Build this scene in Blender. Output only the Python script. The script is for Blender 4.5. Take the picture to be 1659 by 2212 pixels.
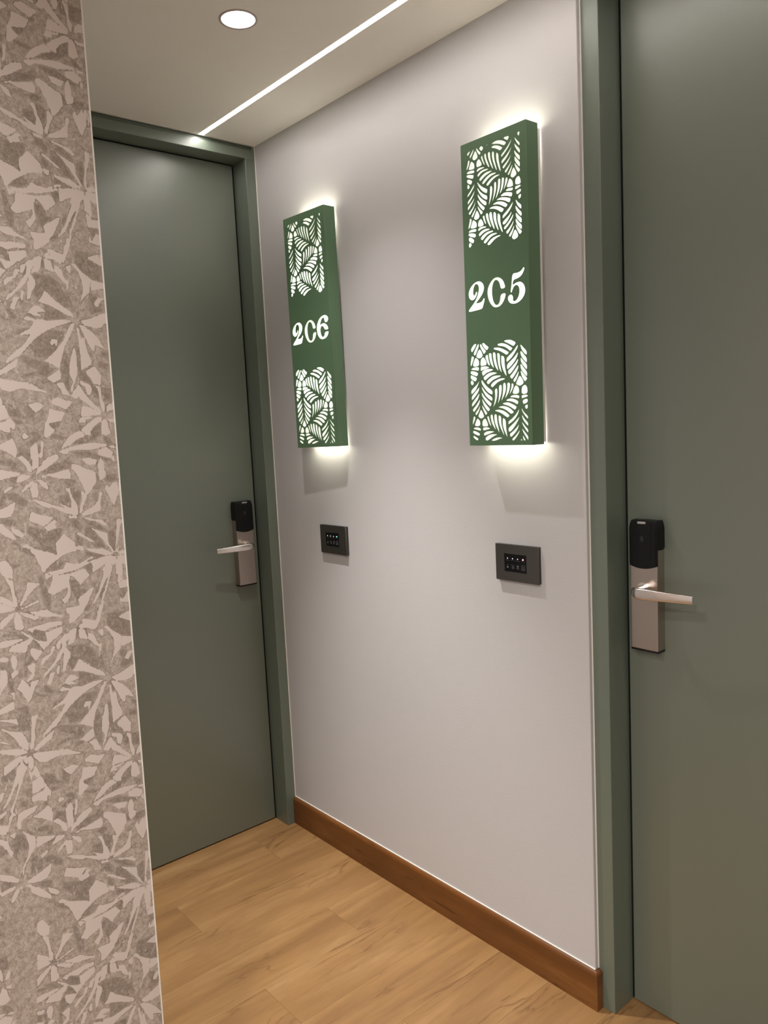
import bpy, bmesh, math, random
import numpy as np
from mathutils import Vector, Matrix

for _o in list(bpy.data.objects):
    bpy.data.objects.remove(_o, do_unlink=True)
SC = bpy.context.scene
COL = SC.collection
PI = math.pi
H = 2.139                      # ceiling height

# ---------------------------------------------------------------- camera
F_PX, YAW, PITCH, ROLL = 1685.06, -0.8664, -0.10933, -0.04884
cam_d = bpy.data.cameras.new('camera')
cam = bpy.data.objects.new('camera', cam_d)
COL.objects.link(cam)
cam_d.sensor_fit = 'HORIZONTAL'
cam_d.sensor_width = 36.0
cam_d.lens = F_PX / 1659.0 * 36.0
cam_d.clip_start = 0.02
fwd = Vector((math.sin(YAW) * math.cos(PITCH), math.cos(YAW) * math.cos(PITCH), math.sin(PITCH)))
rgt = Vector((math.cos(YAW), -math.sin(YAW), 0.0))
upv = rgt.cross(fwd)
r2 = rgt * math.cos(ROLL) + upv * math.sin(ROLL)
u2 = -rgt * math.sin(ROLL) + upv * math.cos(ROLL)
cam.matrix_world = Matrix(((r2.x, u2.x, -fwd.x, 2.09007),
                           (r2.y, u2.y, -fwd.y, -1.3340),
                           (r2.z, u2.z, -fwd.z, 1.28496),
                           (0, 0, 0, 1)))
SC.camera = cam

# ---------------------------------------------------------------- world, exposure
w = bpy.data.worlds.new('world')
SC.world = w
w.use_nodes = True
w.node_tree.nodes['Background'].inputs[0].default_value = (1.0, 0.975, 0.95, 1)
w.node_tree.nodes['Background'].inputs[1].default_value = 0.15
SC.view_settings.view_transform = 'Standard'
SC.view_settings.look = 'None'
SC.view_settings.gamma = 1.0
SC.view_settings.use_curve_mapping = False
SC.view_settings.exposure = 2.10

# levels of the lamps (used where the lamps are built)
DOWN_W = 37.0
SPILL_W = 4.8
FILL_NEAR_W = 24.0
FILL_FAR_W = 98.0
LINE_STRENGTH = 9.5
HALO_STRENGTH = 4.3
FACE_STRENGTH = 0.65
LAMP_COL = (1.0, 0.955, 0.915)

# ---------------------------------------------------------------- helpers
def mesh_from(bm, name):
    me = bpy.data.meshes.new(name)
    bm.to_mesh(me)
    bm.free()
    return me

def obj(name, data, m=None, parent=None, smooth=False):
    if isinstance(data, bmesh.types.BMesh):
        data = mesh_from(data, name)
    o = bpy.data.objects.new(name, data)
    COL.objects.link(o)
    if m is not None:
        data.materials.clear()
        data.materials.append(m)
    if smooth:
        for p in data.polygons:
            p.use_smooth = True
    if parent is not None:
        o.parent = parent
    return o

def empty(name, loc=(0, 0, 0), rot=(0, 0, 0), parent=None):
    o = bpy.data.objects.new(name, None)
    COL.objects.link(o)
    o.empty_display_size = 0.05
    o.location = loc
    o.rotation_euler = rot
    if parent is not None:
        o.parent = parent
    return o

def tag(o, label=None, cat=None, group=None, kind=None):
    if label: o['label'] = label
    if cat: o['category'] = cat
    if group: o['group'] = group
    if kind: o['kind'] = kind
    return o

def box(bm, x0, x1, y0, y1, z0, z1, bev=0.0, seg=2):
    r = bmesh.ops.create_cube(bm, size=1.0)
    vs = r['verts']
    for v in vs:
        v.co = Vector(((x0 + x1) / 2 + v.co.x * (x1 - x0), (y0 + y1) / 2 + v.co.y * (y1 - y0), (z0 + z1) / 2 + v.co.z * (z1 - z0)))
    if bev > 0:
        es = list({e for v in vs for e in v.link_edges})
        bmesh.ops.bevel(bm, geom=es, offset=bev, segments=seg, profile=0.7, affect='EDGES')
    return bm

def nbox(*a, **k):
    return box(bmesh.new(), *a, **k)

def cyl(bm, c, r, h, axis='Z', n=32, r2=None, caps=True):
    M = Matrix.Translation(c)
    if axis == 'X': M = M @ Matrix.Rotation(PI / 2, 4, 'Y')
    if axis == 'Y': M = M @ Matrix.Rotation(-PI / 2, 4, 'X')
    bmesh.ops.create_cone(bm, cap_ends=caps, segments=n, radius1=r, radius2=r if r2 is None else r2, depth=h, matrix=M)
    return bm

def chaikin(p, it=2, k=0.25):
    for _ in range(it):
        q = []
        n = len(p)
        for i in range(n):
            a, b = p[i], p[(i + 1) % n]
            q.append((a[0] * (1 - k) + b[0] * k, a[1] * (1 - k) + b[1] * k))
            q.append((a[0] * k + b[0] * (1 - k), a[1] * k + b[1] * (1 - k)))
        p = q
    return p

def plate(name, outer, holes, thick):
    """flat sheet in its own x, y plane with cut-outs, thickness along z (centred)"""
    cu = bpy.data.curves.new(name, 'CURVE')
    cu.dimensions = '2D'
    cu.fill_mode = 'BOTH'
    cu.extrude = thick / 2
    for poly in [outer] + holes:
        s = cu.splines.new('POLY')
        s.points.add(len(poly) - 1)
        for p, (x, y) in zip(s.points, poly):
            p.co = (x, y, 0, 1)
        s.use_cyclic_u = True
    t = bpy.data.objects.new(name, cu)
    COL.objects.link(t)
    dg = bpy.context.evaluated_depsgraph_get()
    me = bpy.data.meshes.new_from_object(t.evaluated_get(dg))
    bpy.data.objects.remove(t, do_unlink=True)
    me.name = name
    return me

def dec(s, k):
    return [[(float(a.split(',')[0]) * k, float(a.split(',')[1]) * k) for a in p.split(' ')] for p in s.split(';')]

# ---------------------------------------------------------------- materials
def mat(name):
    m = bpy.data.materials.new(name)
    m.use_nodes = True
    nt = m.node_tree
    return m, nt, nt.nodes['Principled BSDF']

def N(nt, t, **k):
    n = nt.nodes.new(t)
    for a, b in k.items():
        if a.startswith('i_'):
            n.inputs[a[2:].replace('_', ' ')].default_value = b
        else:
            setattr(n, a, b)
    return n

def ramp(nt, fac, stops):
    r = nt.nodes.new('ShaderNodeValToRGB')
    while len(r.color_ramp.elements) < len(stops):
        r.color_ramp.elements.new(0.5)
    for e, (p, c) in zip(r.color_ramp.elements, stops):
        e.position = p
        e.color = (*c, 1) if len(c) == 3 else c
    nt.links.new(fac, r.inputs[0])
    return r.outputs[0]

def mixc(nt, fac, a, b, mode='MIX'):
    n = nt.nodes.new('ShaderNodeMix')
    n.data_type = 'RGBA'
    n.blend_type = mode
    for s, v in ((n.inputs[0], fac), (n.inputs[6], a), (n.inputs[7], b)):
        if hasattr(v, 'links'):
            nt.links.new(v, s)
        else:
            s.default_value = v if isinstance(v, (int, float)) else (*v, 1)
    return n.outputs[2]

def mth(nt, op, a, b=None, c=None, clamp=False):
    n = nt.nodes.new('ShaderNodeMath')
    n.operation = op
    n.use_clamp = clamp
    for i, v in enumerate((a, b, c)):
        if v is None: continue
        if hasattr(v, 'links'): nt.links.new(v, n.inputs[i])
        else: n.inputs[i].default_value = v
    return n.outputs[0]

def noise(nt, vec, scale, detail=4, rough=0.55, dist=0.0):
    n = N(nt, 'ShaderNodeTexNoise')
    n.inputs['Scale'].default_value = scale
    n.inputs['Detail'].default_value = detail
    n.inputs['Roughness'].default_value = rough
    n.inputs['Distortion'].default_value = dist
    if vec is not None: nt.links.new(vec, n.inputs['Vector'])
    return n.outputs[0]

def mapping(nt, src, scale=(1, 1, 1), loc=(0, 0, 0), rot=(0, 0, 0)):
    n = N(nt, 'ShaderNodeMapping')
    n.inputs['Scale'].default_value = scale
    n.inputs['Location'].default_value = loc
    n.inputs['Rotation'].default_value = rot
    nt.links.new(src, n.inputs[0])
    return n.outputs[0]

def bump(nt, b, height, strength, dist=0.001):
    n = N(nt, 'ShaderNodeBump')
    n.inputs['Strength'].default_value = strength
    n.inputs['Distance'].default_value = dist
    nt.links.new(height, n.inputs['Height'])
    nt.links.new(n.outputs[0], b.inputs['Normal'])

def paint(name, col, rough=0.5, bscale=300, bstr=0.15, var=0.04, spec=0.5, coat=0.0):
    m, nt, b = mat(name)
    tc = N(nt, 'ShaderNodeTexCoord').outputs['Object']
    v = noise(nt, tc, 3.0, 3)
    c = mixc(nt, v, tuple(x * (1 - var) for x in col), tuple(min(1, x * (1 + var)) for x in col))
    nt.links.new(c, b.inputs['Base Color'])
    b.inputs['Roughness'].default_value = rough
    b.inputs['Specular IOR Level'].default_value = spec
    b.inputs['Coat Weight'].default_value = coat
    b.inputs['Coat Roughness'].default_value = 0.34
    bump(nt, b, noise(nt, tc, bscale, 3), bstr, 0.0006)
    return m

def metal(name, col, rough=0.3, aniso_dir=None):
    m, nt, b = mat(name)
    tc = N(nt, 'ShaderNodeTexCoord').outputs['Object']
    sc = (60, 60, 2500) if aniso_dir != 'X' else (2500, 60, 60)
    n = noise(nt, mapping(nt, tc, scale=sc), 1.0, 2)
    c = mixc(nt, n, tuple(x * 0.985 for x in col), col)
    nt.links.new(c, b.inputs['Base Color'])
    b.inputs['Metallic'].default_value = 1.0
    r = mth(nt, 'MULTIPLY_ADD', n, 0.02, rough - 0.01)
    nt.links.new(r, b.inputs['Roughness'])
    return m

def plastic(name, col, rough=0.35, spec=0.5):
    m, nt, b = mat(name)
    tc = N(nt, 'ShaderNodeTexCoord').outputs['Object']
    n = noise(nt, tc, 900, 2)
    b.inputs['Base Color'].default_value = (*col, 1)
    b.inputs['Roughness'].default_value = rough
    b.inputs['Specular IOR Level'].default_value = spec
    bump(nt, b, n, 0.08, 0.0002)
    return m

def emit(name, col, strength, base=(0.8, 0.8, 0.8)):
    m, nt, b = mat(name)
    b.inputs['Base Color'].default_value = (*base, 1)
    b.inputs['Emission Color'].default_value = (*col, 1)
    b.inputs['Emission Strength'].default_value = strength
    return m

M_WALL = paint('wall_paint_white', (0.545, 0.530, 0.530), 0.42, 220, 0.35, 0.015)
M_CEIL = paint('ceiling_paint_white', (0.95, 0.93, 0.88), 0.7, 260, 0.1, 0.01)
M_TAUPE = paint('wall_paint_taupe', (0.30, 0.26, 0.23), 0.6)
M_CAULK = paint('caulk_white', (0.78, 0.76, 0.70), 0.5, 200, 0.1, 0.01)
M_DOOR = paint('door_lacquer_sage', (0.128, 0.150, 0.116), 0.42, 700, 0.04, 0.02, 0.9, 0.8)
M_FRAME = paint('frame_lacquer_sage', (0.130, 0.162, 0.126), 0.42, 500, 0.05, 0.02, 0.8, 0.5)
M_SIGN = paint('sign_powder_coat_green', (0.102, 0.186, 0.102), 0.45, 1200, 0.05, 0.02)
M_BLACKGAP = plastic('gap_black', (0.01, 0.01, 0.01), 0.8, 0.1)
M_STEEL = metal('brushed_steel_warm', (0.50, 0.43, 0.385), 0.28)
M_LEVER = metal('satin_steel_lever', (0.80, 0.75, 0.72), 0.20, 'X')
M_BLACK = plastic('reader_black_plastic', (0.006, 0.006, 0.007), 0.42, 0.22)
M_GLASS = plastic('touch_glass_black', (0.003, 0.003, 0.004), 0.12, 0.3)
M_ANTH = metal('anthracite_plate', (0.17, 0.16, 0.15), 0.42)
M_ANTHEDGE = plastic('anthracite_plate_edge', (0.03, 0.026, 0.026), 0.3)
M_CLEAR = plastic('reader_window', (0.35, 0.35, 0.34), 0.2)
M_TRIMW = paint('downlight_white_enamel', (0.80, 0.78, 0.76), 0.35, 200, 0.02, 0.0)
M_RING_SHADE = paint('downlight_ring_shaded_enamel', (0.50, 0.44, 0.43), 0.35, 200, 0.02, 0.0)  # shadow of the ring's inner lip put into a darker enamel tone
M_PRINT = plastic('panel_print_grey', (0.16, 0.17, 0.17), 0.5)
M_PRINT2 = plastic('panel_print_dim', (0.06, 0.065, 0.065), 0.5)

M_WHITEDOT = emit('indicator_white', (1, 1, 1), 0.22)
M_REDDOT = emit('indicator_red', (1.0, 0.10, 0.14), 0.8)
M_GREENDOT = emit('indicator_green', (0.02, 0.85, 0.60), 0.42)
M_LINE = emit('linear_light_diffuser', (1.0, 0.93, 0.88), LINE_STRENGTH)
M_HALO = emit('halo_led', (1.0, 0.98, 0.78), HALO_STRENGTH)
M_LAMP = emit('downlight_led', (1.0, 0.95, 0.95), 14.0)
M_CREAM = emit('digit_insert_glow', (1.0, 0.98, 0.72), 0.235)

def face_glow():
    m, nt, b = mat('sign_diffuser_glow')
    tc = N(nt, 'ShaderNodeTexCoord').outputs['Object']
    sep = N(nt, 'ShaderNodeSeparateXYZ')
    nt.links.new(tc, sep.inputs[0])
    # brighter where the lamps sit behind the opal sheet, weaker toward its two ends
    e = mth(nt, 'ABSOLUTE', mth(nt, 'SUBTRACT', sep.outputs[2], 0.318))
    hot = N(nt, 'ShaderNodeMapRange')
    nt.links.new(e, hot.inputs[0])
    for i, v in enumerate((0.10, 0.25, 1.0, 0.0)):
        hot.inputs[i + 1].default_value = v
    n = noise(nt, mapping(nt, tc, scale=(14, 14, 9)), 1.0, 1)
    h = mth(nt, 'MULTIPLY', hot.outputs[0], hot.outputs[0])
    s = mth(nt, 'MULTIPLY_ADD', h, FACE_STRENGTH, 0.19)
    s = mth(nt, 'ADD', s, mth(nt, 'MULTIPLY_ADD', n, 0.14, -0.05))
    nt.links.new(s, b.inputs['Emission Strength'])
    b.inputs['Emission Color'].default_value = (1.0, 0.985, 0.80, 1)
    return m
M_FACE = face_glow()

def wood(name, lo, mid, hi, dark, along='Y', rnd=True, rough=0.42, knot=True):
    m, nt, b = mat(name)
    tc = N(nt, 'ShaderNodeTexCoord').outputs['Object']
    vec = tc
    if rnd:
        oi = N(nt, 'ShaderNodeObjectInfo')
        comb = N(nt, 'ShaderNodeCombineXYZ')
        nt.links.new(mth(nt, 'MULTIPLY', oi.outputs['Random'], 17.0), comb.inputs[0])
        nt.links.new(mth(nt, 'MULTIPLY', oi.outputs['Random'], 41.0), comb.inputs[1])
        va = N(nt, 'ShaderNodeVectorMath')
        va.operation = 'ADD'
        nt.links.new(tc, va.inputs[0]); nt.links.new(comb.outputs[0], va.inputs[1])
        vec = va.outputs[0]
    st = (1.0, 0.09, 1.0) if along == 'Y' else (0.09, 1.0, 1.0)
    v1 = mapping(nt, vec, scale=st)
    big = noise(nt, v1, 14, 3, 0.5, 0.6)
    grain = noise(nt, v1, 90, 5, 0.7, 0.4)
    fine = noise(nt, v1, 420, 3, 0.8)
    blot = noise(nt, mapping(nt, vec, scale=(1.0, 0.4, 1) if along == 'Y' else (0.4, 1.0, 1)), 9, 3, 0.6, 0.4)
    c = ramp(nt, big, [(0.30, lo), (0.50, mid), (0.68, hi)])
    c = mixc(nt, mth(nt, 'MULTIPLY', ramp(nt, grain, [(0.42, (0, 0, 0)), (0.72, (1, 1, 1))]), 0.6), c, lo)
    c = mixc(nt, mth(nt, 'MULTIPLY', ramp(nt, blot, [(0.46, (0, 0, 0)), (0.70, (1, 1, 1))]), 0.55), c, lo)
    # cracks and mineral streaks: thin bands of a stretched noise
    str_n = noise(nt, mapping(nt, vec, scale=(1.0, 0.14, 1) if along == 'Y' else (0.14, 1.0, 1), loc=(3, 5, 0)), 11, 4, 0.55, 0.9)
    line = ramp(nt, mth(nt, 'ABSOLUTE', mth(nt, 'SUBTRACT', str_n, 0.5)), [(0.0, (1, 1, 1)), (0.018, (0, 0, 0))])
    gate = ramp(nt, noise(nt, mapping(nt, vec, scale=(1, 0.5, 1), loc=(9, 1, 0)), 7, 2), [(0.47, (0, 0, 0)), (0.60, (1, 1, 1))])
    c = mixc(nt, mth(nt, 'MULTIPLY', mth(nt, 'MULTIPLY', line, gate), 0.75), c, dark)
    if knot:
        vo = N(nt, 'ShaderNodeTexVoronoi')
        vo.inputs['Scale'].default_value = 5.0
        nt.links.new(mapping(nt, vec, scale=(1.5, 0.75, 1)), vo.inputs['Vector'])
        kn = ramp(nt, vo.outputs['Distance'], [(0.02, (1, 1, 1)), (0.16, (0, 0, 0))])
        kg = ramp(nt, noise(nt, vec, 5, 2), [(0.56, (0, 0, 0)), (0.62, (1, 1, 1))])
        c = mixc(nt, mth(nt, 'MULTIPLY', mth(nt, 'MULTIPLY', kn, kg), 0.55), c, dark)
    c = mixc(nt, mth(nt, 'MULTIPLY', ramp(nt, fine, [(0.5, (0, 0, 0)), (0.8, (1, 1, 1))]), 0.25), c, hi)
    nt.links.new(c, b.inputs['Base Color'])
    b.inputs['Roughness'].default_value = rough
    b.inputs['Specular IOR Level'].default_value = 0.4
    bump(nt, b, grain, 0.12, 0.0005)
    return m
M_PLANK = wood('floor_oak_vinyl', (0.205, 0.107, 0.041), (0.284, 0.156, 0.059), (0.341, 0.201, 0.086), (0.136, 0.065, 0.025))
M_BASE = wood('baseboard_dark_oak', (0.109, 0.039, 0.009), (0.157, 0.058, 0.014), (0.223, 0.092, 0.025), (0.048, 0.017, 0.005), along='X', rnd=False, rough=0.36)

def wallpaper_mat():
    m, nt, b = mat('wallpaper_leaf_print')
    tc = N(nt, 'ShaderNodeTexCoord').outputs['Object']
    aL = N(nt, 'ShaderNodeAttribute'); aL.attribute_name = 'light_field'
    aD = N(nt, 'ShaderNodeAttribute'); aD.attribute_name = 'dark_field'
    aG = N(nt, 'ShaderNodeAttribute'); aG.attribute_name = 'tone_field'
    nf = noise(nt, tc, 420, 4, 0.75)
    nm = noise(nt, tc, 130, 5, 0.7, 0.5)
    nb = noise(nt, tc, 24, 3, 0.6)
    weave = noise(nt, mapping(nt, tc, scale=(1, 1.0, 5.0)), 160, 2)
    mott = mth(nt, 'ADD', mth(nt, 'MULTIPLY', nf, 0.45), mth(nt, 'MULTIPLY', nm, 0.55))
    mid = ramp(nt, mott, [(0.41, (0.30, 0.245, 0.205)), (0.50, (0.40, 0.335, 0.285)), (0.59, (0.50, 0.43, 0.375))])
    drk = ramp(nt, mott, [(0.41, (0.205, 0.163, 0.130)), (0.51, (0.265, 0.217, 0.178)), (0.60, (0.35, 0.293, 0.25))])
    lit = mixc(nt, nb, (0.59, 0.51, 0.465), (0.63, 0.55, 0.505))
    tone = mixc(nt, mth(nt, 'MULTIPLY', mth(nt, 'SUBTRACT', mth(nt, 'ADD', aG.outputs['Fac'], mth(nt, 'MULTIPLY', nb, 0.8)), 0.55), 1.0, clamp=True), mid, drk)
    fd = mth(nt, 'ADD', aD.outputs['Fac'], mth(nt, 'MULTIPLY_ADD', nm, 0.012, -0.006))
    d = mth(nt, 'MULTIPLY_ADD', fd, 700, 0.4, clamp=True)
    c = mixc(nt, mth(nt, 'MULTIPLY', d, 0.85), tone, drk)
    rag = mth(nt, 'MULTIPLY_ADD', noise(nt, mapping(nt, tc, scale=(1, 3.0, 0.8)), 110, 3), 0.0036, -0.0018)
    fl = mth(nt, 'ADD', aL.outputs['Fac'], rag)
    l = mth(nt, 'MULTIPLY_ADD', fl, 1900, 0.85, clamp=True)
    rim = mth(nt, 'SUBTRACT', mth(nt, 'MULTIPLY_ADD', fl, 1500, 2.2, clamp=True), l, clamp=True)
    rimg = ramp(nt, noise(nt, tc, 45, 2), [(0.44, (0, 0, 0)), (0.56, (1, 1, 1))])
    c = mixc(nt, mth(nt, 'MULTIPLY', mth(nt, 'MULTIPLY', rim, rimg), 0.75), c, (0.20, 0.158, 0.125))
    c = mixc(nt, l, c, lit)
    # loose dry-brush flecks of the light ground inside the leaves
    fl2 = mth(nt, 'MULTIPLY', ramp(nt, noise(nt, mapping(nt, tc, scale=(1, 2.6, 1.0)), 100, 4, 0.6), [(0.60, (0, 0, 0)), (0.66, (1, 1, 1))]),
              ramp(nt, noise(nt, tc, 30, 2), [(0.47, (0, 0, 0)), (0.56, (1, 1, 1))]))
    c = mixc(nt, mth(nt, 'MULTIPLY', fl2, 0.7), c, lit)
    nt.links.new(c, b.inputs['Base Color'])
    b.inputs['Roughness'].default_value = 0.62
    b.inputs['Specular IOR Level'].default_value = 0.3
    bump(nt, b, mth(nt, 'ADD', weave, mth(nt, 'MULTIPLY', l, 0.3)), 0.25, 0.0004)
    return m
M_PAPER = wallpaper_mat()

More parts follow.
